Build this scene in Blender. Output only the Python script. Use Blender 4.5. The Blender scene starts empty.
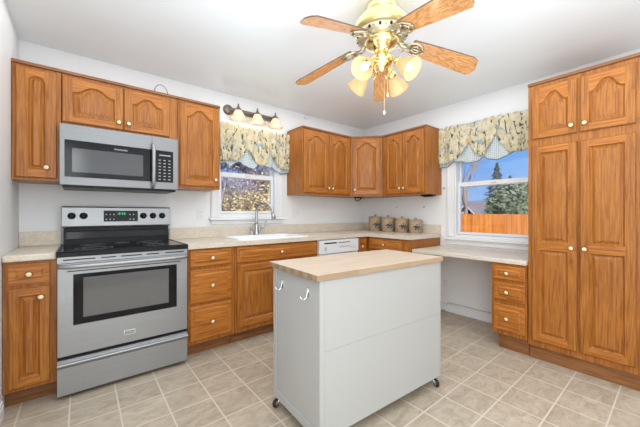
import bpy, bmesh, math, random
from mathutils import Vector, Matrix
PI = math.pi
R = math.radians
scene = bpy.context.scene
COL = scene.collection
random.seed(7)

# ------------------------------------------------------------------ camera, world, lights, exposure
cam_data = bpy.data.cameras.new('camera'); cam = bpy.data.objects.new('camera', cam_data); COL.objects.link(cam)
cam.location = (0.353, -3.093, 1.158)
cam.rotation_euler = (R(90), 0, R(-39.03))
cam_data.sensor_width = 36; cam_data.lens = 295.3 / 640 * 36
cam_data.clip_start = 0.02; cam_data.clip_end = 300
scene.camera = cam
vs = scene.view_settings
vs.view_transform = 'Standard'; vs.look = 'None'; vs.gamma = 1; vs.exposure = 0.13; vs.use_curve_mapping = False

world = bpy.data.worlds.new('world'); scene.world = world; world.use_nodes = True
wn = world.node_tree; wn.nodes.clear()
tcw = wn.nodes.new('ShaderNodeTexCoord'); sepw = wn.nodes.new('ShaderNodeSeparateXYZ'); wn.links.new(tcw.outputs['Generated'], sepw.inputs[0])
rw = wn.nodes.new('ShaderNodeValToRGB'); wn.links.new(sepw.outputs[2], rw.inputs[0])
for i_, (p_, c_) in enumerate(((0.0, (.38, .56, .87)), (.12, (.21, .43, .85)), (.35, (.12, .33, .80)), (1.0, (.06, .20, .62)))):
    if i_ > 1: rw.color_ramp.elements.new(p_)
    rw.color_ramp.elements[i_].position = p_; rw.color_ramp.elements[i_].color = (*c_, 1)
nw = wn.nodes.new('ShaderNodeTexNoise'); nw.inputs['Scale'].default_value = 3.0; nw.inputs['Detail'].default_value = 5; wn.links.new(tcw.outputs['Generated'], nw.inputs['Vector'])
cw = wn.nodes.new('ShaderNodeMapRange'); cw.inputs[1].default_value = .52; cw.inputs[2].default_value = .75; cw.inputs[4].default_value = .55; wn.links.new(nw.outputs[0], cw.inputs[0])
mw_ = wn.nodes.new('ShaderNodeMix'); mw_.data_type = 'RGBA'; wn.links.new(cw.outputs[0], mw_.inputs[0]); wn.links.new(rw.outputs[0], mw_.inputs[6]); mw_.inputs[7].default_value = (.85, .89, .95, 1)
bg = wn.nodes.new('ShaderNodeBackground'); bg.inputs['Strength'].default_value = 1.0
wo = wn.nodes.new('ShaderNodeOutputWorld')
wn.links.new(mw_.outputs[2], bg.inputs[0]); wn.links.new(bg.outputs[0], wo.inputs[0])

def lamp(name, kind, loc, energy, color=(1, 1, 1), **kw):
    l = bpy.data.lights.new(name, kind); l.energy = energy; l.color = color
    o = bpy.data.objects.new(name, l); COL.objects.link(o); o.location = loc
    for k, v in kw.items():
        if k == 'target':
            o.rotation_euler = (Vector(v) - Vector(loc)).to_track_quat('-Z', 'Y').to_euler()
        else:
            setattr(l, k, v)
    return o
lamp('sun', 'SUN', (0, 0, 20), 4.2, (1, .93, .82), angle=R(0.6), target=(11, 9.5, 9))
lamp('rear_fill', 'AREA', (1.2, -4.62, 1.3), 18, (.90, .96, 1), shape='RECTANGLE', size=2.2, size_y=2.2, target=(1.2, 0, 1.3))  # added fill panel behind the camera; the rear wall has no opening
lamp('side_fill', 'AREA', (.06, -3.15, 1.2), 38, (.90, .96, 1), shape='RECTANGLE', size=1.6, size_y=1.9, target=(1.6, -2.55, 1.15))  # added fill panel at the windowless left wall, brightens the cart's left face
lamp('ceiling_fill', 'AREA', (1.4, -2.6, 1.30), 33, (.76, .895, 1), shape='RECTANGLE', size=1.9, size_y=2.5, target=(1.4, -2.6, 2.44))  # added upward-facing panel floating in mid-room to brighten the ceiling
lamp('overhead_fill', 'AREA', (1.75, -2.1, 2.43), 46, (.94, .975, 1), shape='RECTANGLE', size=3.4, size_y=3.8, target=(1.75, -2.1, 0))  # added soft fill panel under the ceiling, not a fixture of the room

W, H = 3.733, 2.441
YF = -4.7

# ------------------------------------------------------------------ materials
MATS = {}
def new_mat(name):
    m = bpy.data.materials.new(name); m.use_nodes = True
    nt = m.node_tree; b = nt.nodes['Principled BSDF']
    MATS[name] = m
    return m, nt, b
def pm(name, col, rough=.5, metal=0, coat=0, spec=.5, emit=None, estr=0, trans=0):
    m, nt, b = new_mat(name)
    b.inputs['Base Color'].default_value = (*col, 1); b.inputs['Roughness'].default_value = rough
    b.inputs['Metallic'].default_value = metal; b.inputs['Coat Weight'].default_value = coat
    b.inputs['Specular IOR Level'].default_value = spec
    b.inputs['Transmission Weight'].default_value = trans
    if emit: b.inputs['Emission Color'].default_value = (*emit, 1); b.inputs['Emission Strength'].default_value = estr
    return m
def N(nt, t, **kw):
    n = nt.nodes.new(t)
    for k, v in kw.items(): setattr(n, k, v)
    return n
def ramp(nt, stops, src):
    r = nt.nodes.new('ShaderNodeValToRGB'); e = r.color_ramp.elements
    while len(e) < len(stops): e.new(.5)
    for i, (p, c) in enumerate(stops): e[i].position = p; e[i].color = (*c, 1)
    nt.links.new(src, r.inputs[0]); return r
def coords(nt, rand=False, scale=(1, 1, 1), rot=(0, 0, 0)):
    tc = N(nt, 'ShaderNodeTexCoord'); mp = N(nt, 'ShaderNodeMapping')
    mp.inputs['Scale'].default_value = scale; mp.inputs['Rotation'].default_value = rot
    src = tc.outputs['Object']
    if rand:
        oi = N(nt, 'ShaderNodeObjectInfo'); mu = N(nt, 'ShaderNodeVectorMath', operation='SCALE'); cx = N(nt, 'ShaderNodeCombineXYZ')
        for i in range(3): nt.links.new(oi.outputs['Random'], cx.inputs[i])
        nt.links.new(cx.outputs[0], mu.inputs[0]); mu.inputs['Scale'].default_value = 7.3
        ad = N(nt, 'ShaderNodeVectorMath', operation='ADD'); nt.links.new(src, ad.inputs[0]); nt.links.new(mu.outputs[0], ad.inputs[1]); src = ad.outputs[0]
    nt.links.new(src, mp.inputs[0]); return mp.outputs[0]
def mixc(nt, fac, a, b, mode='MIX'):
    m = N(nt, 'ShaderNodeMix', data_type='RGBA', blend_type=mode)
    for s, v in ((0, fac), (6, a), (7, b)):
        if isinstance(v, (int, float)): m.inputs[s].default_value = v
        elif isinstance(v, tuple): m.inputs[s].default_value = (*v, 1)
        else: nt.links.new(v, m.inputs[s])
    return m.outputs[2]
def noise(nt, vec, scale, detail=3, rough=.5, dist=0):
    n = N(nt, 'ShaderNodeTexNoise'); n.inputs['Scale'].default_value = scale; n.inputs['Detail'].default_value = detail
    n.inputs['Roughness'].default_value = rough; n.inputs['Distortion'].default_value = dist
    nt.links.new(vec, n.inputs['Vector']); return n
def bump(nt, b, src, strength, dist=.002):
    bp = N(nt, 'ShaderNodeBump'); bp.inputs['Strength'].default_value = strength; bp.inputs['Distance'].default_value = dist
    nt.links.new(src, bp.inputs['Height']); nt.links.new(bp.outputs[0], b.inputs['Normal'])

def oak(name, horizontal=False, dark=(.20, .060, .012), mid=(.41, .144, .022), light=(.53, .213, .036), rough=.38, axis=None):
    m, nt, b = new_mat(name)
    ax = axis or ('x' if horizontal else 'z')
    sc = {'z': (1, 1, .045), 'x': (.045, 1, 1), 'y': (1, .045, 1)}[ax]
    v = coords(nt, True, sc)
    n1 = noise(nt, v, 12, 2, .4, .2)                     # broad cathedral figure
    wv = N(nt, 'ShaderNodeMath', operation='MULTIPLY'); wv.inputs[1].default_value = 11.0; nt.links.new(n1.outputs[0], wv.inputs[0])
    fr = N(nt, 'ShaderNodeMath', operation='FRACT'); nt.links.new(wv.outputs[0], fr.inputs[0])
    n2 = noise(nt, v, 130, 3, .6)                       # pores
    r1 = ramp(nt, [(0, mid), (.45, light), (.8, mid), (1, dark)], fr.outputs[0])
    r2 = ramp(nt, [(.36, (.50, .38, .30)), (.56, (1, 1, 1))], n2.outputs[0])
    n3 = noise(nt, coords(nt, True, (1, 1, 1)), 2.5, 2)
    r3 = ramp(nt, [(.3, (.86, .83, .80)), (.7, (1.0, 1.0, 1.0))], n3.outputs[0])
    base = mixc(nt, .48, mid, r1.outputs[0])
    c = mixc(nt, .65, base, r2.outputs[0], 'MULTIPLY')
    c = mixc(nt, 1.0, c, r3.outputs[0], 'MULTIPLY')
    nt.links.new(c, b.inputs['Base Color']); b.inputs['Roughness'].default_value = rough
    b.inputs['Coat Weight'].default_value = .08; b.inputs['Coat Roughness'].default_value = .25; b.inputs['Specular IOR Level'].default_value = .35
    bump(nt, b, n2.outputs[0], .12, .001)
    return m
OV = oak('oak_vertical'); OH = oak('oak_horizontal', True, mid=(.49, .168, .026), light=(.61, .245, .042))
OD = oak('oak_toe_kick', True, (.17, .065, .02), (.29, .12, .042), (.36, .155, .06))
OGR = pm('oak_groove', (.30, .115, .035), .5)

def plaster(name, col, rough=.6, coat=0):
    m, nt, b = new_mat(name)
    n = noise(nt, coords(nt), 2.0, 3)
    r = ramp(nt, [(.3, tuple(x * .97 for x in col)), (.7, col)], n.outputs[0])
    nt.links.new(r.outputs[0], b.inputs['Base Color']); b.inputs['Roughness'].default_value = rough
    b.inputs['Coat Weight'].default_value = coat; b.inputs['Coat Roughness'].default_value = .16
    n2 = noise(nt, coords(nt), 160, 2); bump(nt, b, n2.outputs[0], .05, .001)
    return m
WALL = plaster('wall_paint', (.83, .832, .83), .5)
CEIL = plaster('ceiling_paint', (.86, .89, .91), .42, .35)
TRIM = pm('white_trim', (.80, .80, .80), .35)
WHITE = pm('white_enamel', (.80, .81, .82), .25, coat=.3)
CARTW = pm('cart_white', (.44, .435, .42), .42)
STEEL_C = (.36, .365, .372)
def brushed(name, col=STEEL_C, ax=(.6, 60, 60), rough=.42, metal=.75):
    m, nt, b = new_mat(name)
    n = noise(nt, coords(nt, False, ax), 5, 3)
    r = ramp(nt, [(.3, tuple(x * .93 for x in col)), (.7, tuple(min(1, x * 1.05) for x in col))], n.outputs[0])
    nt.links.new(r.outputs[0], b.inputs['Base Color']); b.inputs['Metallic'].default_value = metal; b.inputs['Roughness'].default_value = rough
    return m
STEEL = brushed('brushed_steel'); MSTEEL = brushed('microwave_steel_dimmed', (.23, .232, .238)); CHROME = pm('chrome', (.72, .73, .74), .12, 1)  # microwave: same steel as the range, colour darkened to offset lamp reflections
NICKEL = pm('brushed_nickel', (.50, .50, .50), .28, 1)
BLACK = pm('black_plastic', (.008, .008, .009), .35, spec=.2)
BLKG = pm('black_glass', (.006, .006, .007), .12, spec=.22)
MGLASS = pm('microwave_glass', (.045, .045, .047), .12, spec=.6); DGLASS = pm('oven_glass', (.09, .09, .092), .10, coat=.6, spec=.8)
BRASS = pm('polished_brass', (.78, .60, .28), .2, 1)
BRASSP = pm('pale_brass_enamel', (.60, .49, .23), .3, .7)
CERAM = pm('cream_ceramic', (.84, .68, .44), .2, coat=.5)
PEWTER = pm('dark_pewter', (.20, .17, .15), .4, .8)
SILVER = pm('antique_silver', (.52, .46, .33), .35, .85)
GREEN = pm('green_display', (.01, .05, .02), .4, emit=(.15, 1, .4), estr=1.0)
GREYP = pm('grey_print', (.42, .42, .42), .5)
RUBBER = pm('rubber_tyre', (.02, .02, .02), .6)
CABLE = pm('black_cable', (.02, .02, .022), .5)

def laminate(name, c1, c2):
    m, nt, b = new_mat(name)
    n = noise(nt, coords(nt), 60, 4, .7); n2 = noise(nt, coords(nt), 6, 3)
    r = ramp(nt, [(.35, c1), (.65, c2)], n.outputs[0])
    r2 = ramp(nt, [(.3, (.93, .92, .90)), (.7, (1, 1, 1))], n2.outputs[0])
    nt.links.new(mixc(nt, 1, r.outputs[0], r2.outputs[0], 'MULTIPLY'), b.inputs['Base Color'])
    b.inputs['Roughness'].default_value = .32
    return m
LAM = laminate('beige_laminate', (.62, .53, .43), (.76, .68, .57))

# floor: square vinyl tiles with pale joints
def floor_mat():
    m, nt, b = new_mat('vinyl_tile')
    tc = N(nt, 'ShaderNodeTexCoord'); sep = N(nt, 'ShaderNodeSeparateXYZ'); nt.links.new(tc.outputs['Object'], sep.inputs[0])
    T = .2295; masks = []; cells = []
    for i, off in ((0, .073), (1, -.071)):
        a = N(nt, 'ShaderNodeMath', operation='SUBTRACT'); a.inputs[1].default_value = off; nt.links.new(sep.outputs[i], a.inputs[0])
        d = N(nt, 'ShaderNodeMath', operation='DIVIDE'); d.inputs[1].default_value = T; nt.links.new(a.outputs[0], d.inputs[0])
        f = N(nt, 'ShaderNodeMath', operation='FRACT'); nt.links.new(d.outputs[0], f.inputs[0])
        fl = N(nt, 'ShaderNodeMath', operation='FLOOR'); nt.links.new(d.outputs[0], fl.inputs[0]); cells.append(fl)
        s = N(nt, 'ShaderNodeMath', operation='SUBTRACT'); s.inputs[1].default_value = .5; nt.links.new(f.outputs[0], s.inputs[0])
        ab = N(nt, 'ShaderNodeMath', operation='ABSOLUTE'); nt.links.new(s.outputs[0], ab.inputs[0])
        g = N(nt, 'ShaderNodeMapRange', interpolation_type='SMOOTHSTEP'); g.inputs[1].default_value = .474; g.inputs[2].default_value = .490
        nt.links.new(ab.outputs[0], g.inputs[0]); masks.append(g)
    mx = N(nt, 'ShaderNodeMath', operation='MAXIMUM'); nt.links.new(masks[0].outputs[0], mx.inputs[0]); nt.links.new(masks[1].outputs[0], mx.inputs[1])
    cx = N(nt, 'ShaderNodeCombineXYZ'); nt.links.new(cells[0].outputs[0], cx.inputs[0]); nt.links.new(cells[1].outputs[0], cx.inputs[1])
    wn_ = N(nt, 'ShaderNodeTexWhiteNoise'); nt.links.new(cx.outputs[0], wn_.inputs['Vector'])
    tone = ramp(nt, [(0, (.90, .89, .88)), (1, (1.0, 1.0, 1.0))], wn_.outputs['Value'])
    v1 = coords(nt, False, (1.0, 1.9, 1))
    n1 = noise(nt, v1, 9, 7, .72, .8)
    r1 = ramp(nt, [(.32, (.36, .29, .21)), (.52, (.475, .40, .31)), (.70, (.57, .49, .395))], n1.outputs[0])
    c = mixc(nt, 1, r1.outputs[0], tone.outputs[0], 'MULTIPLY')
    c = mixc(nt, mx.outputs[0], c, (.62, .545, .445))
    nt.links.new(c, b.inputs['Base Color']); b.inputs['Roughness'].default_value = .38
    iv = N(nt, 'ShaderNodeMath', operation='SUBTRACT'); iv.inputs[0].default_value = 1; nt.links.new(mx.outputs[0], iv.inputs[1])
    bump(nt, b, iv.outputs[0], .25, .001)
    return m
FLOOR = floor_mat()

# butcher block: long staves
def butcher(name, c1, c2, c3):
    m, nt, b = new_mat(name)
    br = N(nt, 'ShaderNodeTexBrick'); br.offset = .37; br.inputs['Scale'].default_value = 1; br.inputs['Mortar Size'].default_value = .0006
    br.inputs['Brick Width'].default_value = .42; br.inputs['Row Height'].default_value = .042; br.inputs['Bias'].default_value = 0
    br.inputs['Color1'].default_value = (*c1, 1); br.inputs['Color2'].default_value = (*c2, 1); br.inputs['Mortar'].default_value = (*c3, 1)
    nt.links.new(coords(nt), br.inputs['Vector'])
    n = noise(nt, coords(nt, False, (.06, 1, 1)), 60, 3)
    r = ramp(nt, [(.3, (.88, .82, .76)), (.65, (1, 1, 1))], n.outputs[0])
    nt.links.new(mixc(nt, .8, br.outputs[0], r.outputs[0], 'MULTIPLY'), b.inputs['Base Color']); b.inputs['Roughness'].default_value = .4
    return m
BUTCH = butcher('butcher_block', (.60, .505, .41), (.56, .46, .36), (.48, .38, .28))
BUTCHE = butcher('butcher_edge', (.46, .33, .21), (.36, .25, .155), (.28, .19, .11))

# pane of clear glass
def pane_mat():
    m = bpy.data.materials.new('window_glass'); m.use_nodes = True; nt = m.node_tree; nt.nodes.clear()
    t = N(nt, 'ShaderNodeBsdfTransparent'); g = N(nt, 'ShaderNodeBsdfGlossy'); g.inputs['Roughness'].default_value = .02
    mx = N(nt, 'ShaderNodeMixShader'); mx.inputs[0].default_value = .05; o = N(nt, 'ShaderNodeOutputMaterial')
    nt.links.new(t.outputs[0], mx.inputs[1]); nt.links.new(g.outputs[0], mx.inputs[2]); nt.links.new(mx.outputs[0], o.inputs[0])
    return m
PANE = pane_mat()
# frosted amber glass of the lamp shades
def shade_mat(nm, tcol, dcol):
    m = bpy.data.materials.new(nm); m.use_nodes = True; nt = m.node_tree; nt.nodes.clear()
    t = N(nt, 'ShaderNodeBsdfTranslucent'); t.inputs[0].default_value = (*tcol, 1)
    d = N(nt, 'ShaderNodeBsdfPrincipled'); d.inputs['Base Color'].default_value = (*dcol, 1); d.inputs['Roughness'].default_value = .3
    mx = N(nt, 'ShaderNodeMixShader'); mx.inputs[0].default_value = .5; o = N(nt, 'ShaderNodeOutputMaterial')
    nt.links.new(t.outputs[0], mx.inputs[1]); nt.links.new(d.outputs[0], mx.inputs[2]); nt.links.new(mx.outputs[0], o.inputs[0])
    return m
SHADE = shade_mat('frosted_cream_glass', (.92, .80, .60), (.88, .80, .66))
SHADE2 = shade_mat('frosted_amber_glass', (.72, .52, .28), (.74, .58, .34))
BULB = pm('lit_bulb', (1, .95, .85), .3, emit=(1, .92, .78), estr=3)

# floral cloth
def floral():
    m, nt, b = new_mat('floral_cloth')
    v = coords(nt)
    base = ramp(nt, [(.3, (.52, .45, .30)), (.7, (.70, .63, .47))], noise(nt, v, 14, 3).outputs[0])
    def blot(scale, off, lo, hi, st=(1, 1, 1), dist=.6, rot=(0, 0, 0)):
        vv = coords(nt, False, st, rot); ad = N(nt, 'ShaderNodeVectorMath', operation='ADD'); nt.links.new(vv, ad.inputs[0]); ad.inputs[1].default_value = (off, off * 1.7, off * .6)
        return ramp(nt, [(lo, (0, 0, 0)), (hi, (1, 1, 1))], noise(nt, ad.outputs[0], scale, 2, .5, dist).outputs[0]).outputs[0]
    c = base.outputs[0]
    c = mixc(nt, blot(11, 3.1, .60, .66), c, (.34, .39, .44))
    c = mixc(nt, blot(15, 8.7, .63, .68), c, (.60, .42, .17))
    c = mixc(nt, blot(18, 1.3, .58, .63, (1.6, 1.6, .7), 1.0, (.4, .6, .3)), c, (.075, .095, .03))
    c = mixc(nt, blot(17, 5.9, .62, .68, (1.6, 1.6, .7), 1.0, (-.8, -.6, .3)), c, (.20, .22, .10))
    nt.links.new(c, b.inputs['Base Color']); b.inputs['Roughness'].default_value = .9
    return m
FLORAL = floral()
def gingham():
    m, nt, b = new_mat('blue_check_cloth')
    ck = []
    tc = N(nt, 'ShaderNodeTexCoord'); sep = N(nt, 'ShaderNodeSeparateXYZ'); nt.links.new(tc.outputs['UV'], sep.inputs[0])
    for i in (0, 1):
        mu = N(nt, 'ShaderNodeMath', operation='MULTIPLY'); mu.inputs[1].default_value = 55; nt.links.new(sep.outputs[i], mu.inputs[0])
        f = N(nt, 'ShaderNodeMath', operation='FRACT'); nt.links.new(mu.outputs[0], f.inputs[0])
        g = N(nt, 'ShaderNodeMath', operation='GREATER_THAN'); g.inputs[1].default_value = .6; nt.links.new(f.outputs[0], g.inputs[0]); ck.append(g)
    ad = N(nt, 'ShaderNodeMath', operation='ADD'); nt.links.new(ck[0].outputs[0], ad.inputs[0]); nt.links.new(ck[1].outputs[0], ad.inputs[1])
    hf = N(nt, 'ShaderNodeMath', operation='MULTIPLY'); hf.inputs[1].default_value = .5; nt.links.new(ad.outputs[0], hf.inputs[0])
    c = mixc(nt, hf.outputs[0], (.72, .76, .74), (.30, .38, .44))
    nt.links.new(c, b.inputs['Base Color']); b.inputs['Roughness'].default_value = .9
    return m
GINGHAM = gingham()
NAVY = pm('navy_piping', (.07, .09, .17), .8)

# ------------------------------------------------------------------ mesh helpers
XF = {}
def tag(o, label=None, cat=None, group=None, kind=None):
    if label: o['label'] = label
    if cat: o['category'] = cat
    if group: o['group'] = group
    if kind: o['kind'] = kind
    return o
def thing(name, label, cat, loc=(0, 0, 0), rz=0, group=None):
    o = bpy.data.objects.new(name, None); COL.objects.link(o); o.empty_display_size = .1
    o.location = loc; o.rotation_euler = (0, 0, rz)
    return tag(o, label, cat, group)
class MB:
    def __init__(s, *mats): s.bm = bmesh.new(); s.mats = list(mats); s.smooth = set()
    def face(s, pts, mi=0, sm=False):
        vs_ = [s.bm.verts.new(p) for p in pts]
        try: f = s.bm.faces.new(vs_)
        except ValueError: return None
        f.material_index = mi; f.smooth = sm; return f
    def box(s, x0, x1, y0, y1, z0, z1, mi=0, fm=None):
        if x0 > x1: x0, x1 = x1, x0
        if y0 > y1: y0, y1 = y1, y0
        if z0 > z1: z0, z1 = z1, z0
        v = [s.bm.verts.new(p) for p in ((x0, y0, z0), (x1, y0, z0), (x1, y1, z0), (x0, y1, z0), (x0, y0, z1), (x1, y0, z1), (x1, y1, z1), (x0, y1, z1))]
        for k, idx in enumerate(((0, 3, 2, 1), (4, 5, 6, 7), (0, 1, 5, 4), (1, 2, 6, 5), (2, 3, 7, 6), (3, 0, 4, 7))):
            f = s.bm.faces.new([v[i] for i in idx]); f.material_index = (fm or {}).get(k, mi)
        return s
    def prism(s, poly, axis, a, b, mi=0):
        """closed polygon extruded along an axis: 0 = x with (y,z), 1 = y with (x,z), 2 = z with (x,y)"""
        def P(p, t): return (t, p[0], p[1]) if axis == 0 else (p[0], t, p[1]) if axis == 1 else (p[0], p[1], t)
        A = [s.bm.verts.new(P(p, a)) for p in poly]; B = [s.bm.verts.new(P(p, b)) for p in poly]
        n = len(poly)
        for f in ([A, B[::-1]] + [[A[i], B[i], B[(i + 1) % n], A[(i + 1) % n]] for i in range(n)]):
            q = s.bm.faces.new(f); q.material_index = mi
        return s
    def tube(s, path, r, n=8, mi=0, cap=True):
        path = [Vector(p) for p in path]; rs = r if isinstance(r, (list, tuple)) else [r] * len(path)
        rings = []; up = None
        for i, p in enumerate(path):
            d = (path[min(i + 1, len(path) - 1)] - path[max(i - 1, 0)]).normalized()
            if up is None:
                up = d.orthogonal().normalized()
            else:
                up = (up - d * up.dot(d)); up = up.normalized() if up.length > 1e-6 else d.orthogonal().normalized()
            sd = d.cross(up)
            rings.append([s.bm.verts.new(p + (up * math.cos(2 * PI * k / n) + sd * math.sin(2 * PI * k / n)) * rs[i]) for k in range(n)])
        for i in range(len(rings) - 1):
            for k in range(n):
                f = s.bm.faces.new((rings[i][k], rings[i][(k + 1) % n], rings[i + 1][(k + 1) % n], rings[i + 1][k])); f.smooth = True; f.material_index = mi
        if cap:
            for rg in (rings[0][::-1], rings[-1]):
                f = s.bm.faces.new(rg); f.material_index = mi
        return s
    def lathe(s, prof, o=(0, 0, 0), axis=(0, 0, 1), n=20, mi=0, mids=None, cap=True):
        """prof = [(radius, height)] turned about axis through o"""
        o = Vector(o); ax = Vector(axis).normalized(); u = ax.orthogonal().normalized(); w = ax.cross(u)
        rings = []
        for (r, h) in prof:
            if r < 1e-6: rings.append([s.bm.verts.new(o + ax * h)])
            else: rings.append([s.bm.verts.new(o + ax * h + (u * math.cos(2 * PI * k / n) + w * math.sin(2 * PI * k / n)) * r) for k in range(n)])
        for i in range(len(rings) - 1):
            a, b = rings[i], rings[i + 1]
            for k in range(n):
                k2 = (k + 1) % n
                if len(a) == 1 and len(b) == 1: continue
                if len(a) == 1: q = (a[0], b[k2], b[k])
                elif len(b) == 1: q = (a[k], a[k2], b[0])
                else: q = (a[k], a[k2], b[k2], b[k])
                f = s.bm.faces.new(q); f.smooth = True; f.material_index = mids[i] if mids else mi
        if cap:
            for rg in (rings[0], rings[-1]):
                if len(rg) > 2: s.bm.faces.new(rg).material_index = mi
        return s
    def ball(s, c, r, sc=(1, 1, 1), n=12, mi=0):
        pts = [(math.sin(PI * i / 8) * r, -math.cos(PI * i / 8) * r) for i in range(9)]
        before = set(s.bm.verts); s.lathe(pts, (0, 0, 0), (0, 0, 1), n, mi, cap=False)
        for v in set(s.bm.verts) - before: v.co = Vector((v.co.x * sc[0] + c[0], v.co.y * sc[1] + c[1], v.co.z * sc[2] + c[2]))
        return s
    def build(s, name, parent=None, bevel=0, seg=2, solid=0, loc=None, raw=False):
        if not raw: bmesh.ops.remove_doubles(s.bm, verts=s.bm.verts, dist=1e-6) if len(s.bm.verts) < 60000 else None
        bmesh.ops.recalc_face_normals(s.bm, faces=s.bm.faces) if not raw else None
        me = bpy.data.meshes.new(name)
        if loc is not None:
            bmesh.ops.translate(s.bm, vec=-Vector(loc), verts=s.bm.verts)
        s.bm.to_mesh(me); s.bm.free()
        for m in s.mats: me.materials.append(m)
        o = bpy.data.objects.new(name, me); COL.objects.link(o)
        if loc is not None: o.location = loc
        if parent: o.parent = parent
        if solid:
            md = o.modifiers.new('solid', 'SOLIDIFY'); md.thickness = solid; md.offset = 0
        if bevel:
            md = o.modifiers.new('bevel', 'BEVEL'); md.width = bevel; md.segments = seg; md.limit_method = 'ANGLE'; md.angle_limit = R(40)
        return o
def copy_tree(o, parent=None):
    c = o.copy(); COL.objects.link(c); c.parent = parent
    for ch in [x for x in list(o.children)]: copy_tree(ch, c)
    return c
def struct(o): o['kind'] = 'structure'; return o
def text_mesh(name, txt, size, parent, loc, rot, mat, depth=.0006):
    cu = bpy.data.curves.new(name, 'FONT'); cu.body = txt; cu.size = size; cu.extrude = depth; cu.align_x = 'CENTER'; cu.align_y = 'CENTER'
    t = bpy.data.objects.new(name, cu); COL.objects.link(t)
    me = bpy.data.meshes.new_from_object(t.evaluated_get(bpy.context.evaluated_depsgraph_get()))
    bpy.data.objects.remove(t); me.materials.clear(); me.materials.append(mat)
    o = bpy.data.objects.new(name, me); COL.objects.link(o); o.parent = parent; o.location = loc; o.rotation_euler = rot
    return o

# ------------------------------------------------------------------ setting
m = MB(FLOOR); m.box(-.15, W + .15, YF - .15, .15, -.12, 0); struct(m.build('floor'))
m = MB(CEIL); m.box(-.15, W + .15, YF - .15, .15, H, H + .12); struct(m.build('ceiling'))
W1 = (1.485, 2.185, 1.14, 2.03)      # window_1 rough opening x0,x1,z0,z1 in the back wall
W2 = (-2.21, -1.41, .90, 2.03)       # window_2 rough opening y0,y1,z0,z1 in the right wall
m = MB(WALL)
m.box(-.15, W1[0], 0, .15, 0, H); m.box(W1[1], W + .15, 0, .15, 0, H); m.box(W1[0], W1[1], 0, .15, 0, W1[2]); m.box(W1[0], W1[1], 0, .15, W1[3], H)
struct(m.build('wall_back'))
m = MB(WALL)
m.box(W, W + .15, YF, W2[0], 0, H); m.box(W, W + .15, W2[1], 0, 0, H); m.box(W, W + .15, W2[0], W2[1], 0, W2[2]); m.box(W, W + .15, W2[0], W2[1], W2[3], H)
struct(m.build('wall_right'))
m = MB(WALL); m.box(-.15, 0, YF, 0, 0, H); struct(m.build('wall_left'))
m = MB(WALL); m.box(-.15, W + .15, YF - .15, YF, 0, H); struct(m.build('wall_front'))

def window(n, rzn, origin, a0, a1, z0, z1, zm, sill_z, apron):
    """built facing -y in a local frame: a along the wall, interior side at y<0; glass between a0,a1 x z0,z1, meeting rail at zm"""
    o = bpy.data.objects.new('window_%d' % n, None); COL.objects.link(o); o.location = origin; o.rotation_euler = (0, 0, rzn); struct(o)
    fr = .045; oa0, oa1, oz0, oz1 = a0 - fr, a1 + fr, z0 - fr, z1 + fr
    m = MB(TRIM)   # jamb box inside the wall
    m.box(oa0, oa0 + .018, .0, .13, oz0, oz1); m.box(oa1 - .018, oa1, .0, .13, oz0, oz1)
    m.box(oa0 + .018, oa1 - .018, 0, .13, oz0, oz0 + .015); m.box(oa0 + .018, oa1 - .018, 0, .13, oz1 - .015, oz1)
    m.build('window_frame', o)
    c = .085
    m = MB(TRIM)   # casing boards
    for x0, x1 in ((oa0 - c, oa0 + .004), (oa1 - .004, oa1 + c)):
        m.box(x0, x1, -.018, -.001, sill_z + .02, oz1); m.box(x0 + .008, x0 + .02, -.026, -.018, sill_z + .02, oz1 + .0); m.box(x1 - .02, x1 - .008, -.023, -.018, sill_z + .02, oz1)
    m.box(oa0 - c, oa1 + c, -.018, -.001, oz1, oz1 + c); m.box(oa0 - c, oa1 + c, -.026, -.018, oz1 + c - .02, oz1 + c - .008)
    m.build('window_casing', o, bevel=.003)
    m = MB(TRIM); m.box(oa0 - c - .02, oa1 + c + .02, -.05, -.001, sill_z - .012, sill_z + .018); m.box(oa0 + .02, oa1 - .02, .0, .12, oz0 + .015, sill_z + .018) if sill_z + .018 > oz0 + .016 else None
    m.build('window_sill', o, bevel=.004)
    m = MB(TRIM); m.box(oa0 - c, oa1 + c, -.02, -.001, apron, sill_z - .013)
    m.box(oa0 - c, oa1 + c, -.027, -.02, sill_z - .03, sill_z - .014); m.build('window_apron', o, bevel=.003)
    for nm, (b0, b1, yy) in {'upper': (zm, z1, .075), 'lower': (z0, zm, .045)}.items():
        s_ = bpy.data.objects.new('window_sash', None)
        m = MB(TRIM); t = .026
        lo = .026 if nm == 'upper' else .026
        m.box(a0 - t, a0, yy, yy + .028, b0 - lo, b1 + lo); m.box(a1, a1 + t, yy, yy + .028, b0 - lo, b1 + lo)
        m.box(a0, a1, yy, yy + .028, b0 - lo, b0 + (.012 if nm == 'upper' else 0)); m.box(a0, a1, yy, yy + .028, b1 - (.022 if nm == 'lower' else 0), b1 + lo)
        sh = m.build('window_sash', o, bevel=.002)
        m = MB(PANE); m.box(a0 + .0, a1 - .0, yy + .012, yy + .016, b0 + (.012 if nm == 'upper' else 0), b1 - (.022 if nm == 'lower' else 0)); m.build('window_pane', sh)
    m = MB(WHITE); am = (a0 + a1) / 2; m.box(am - .03, am + .03, .03, .06, zm + .002, zm + .018); m.build('sash_lock', o, bevel=.003)
    return o
window(1, 0, (0, 0, 0), 1.53, 2.137, 1.185, 1.985, 1.58, 1.10, 1.045)
window(2, -PI / 2, (W, 0, 0), 1.455, 2.165, .945, 1.985, 1.49, .87, .80)

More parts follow.
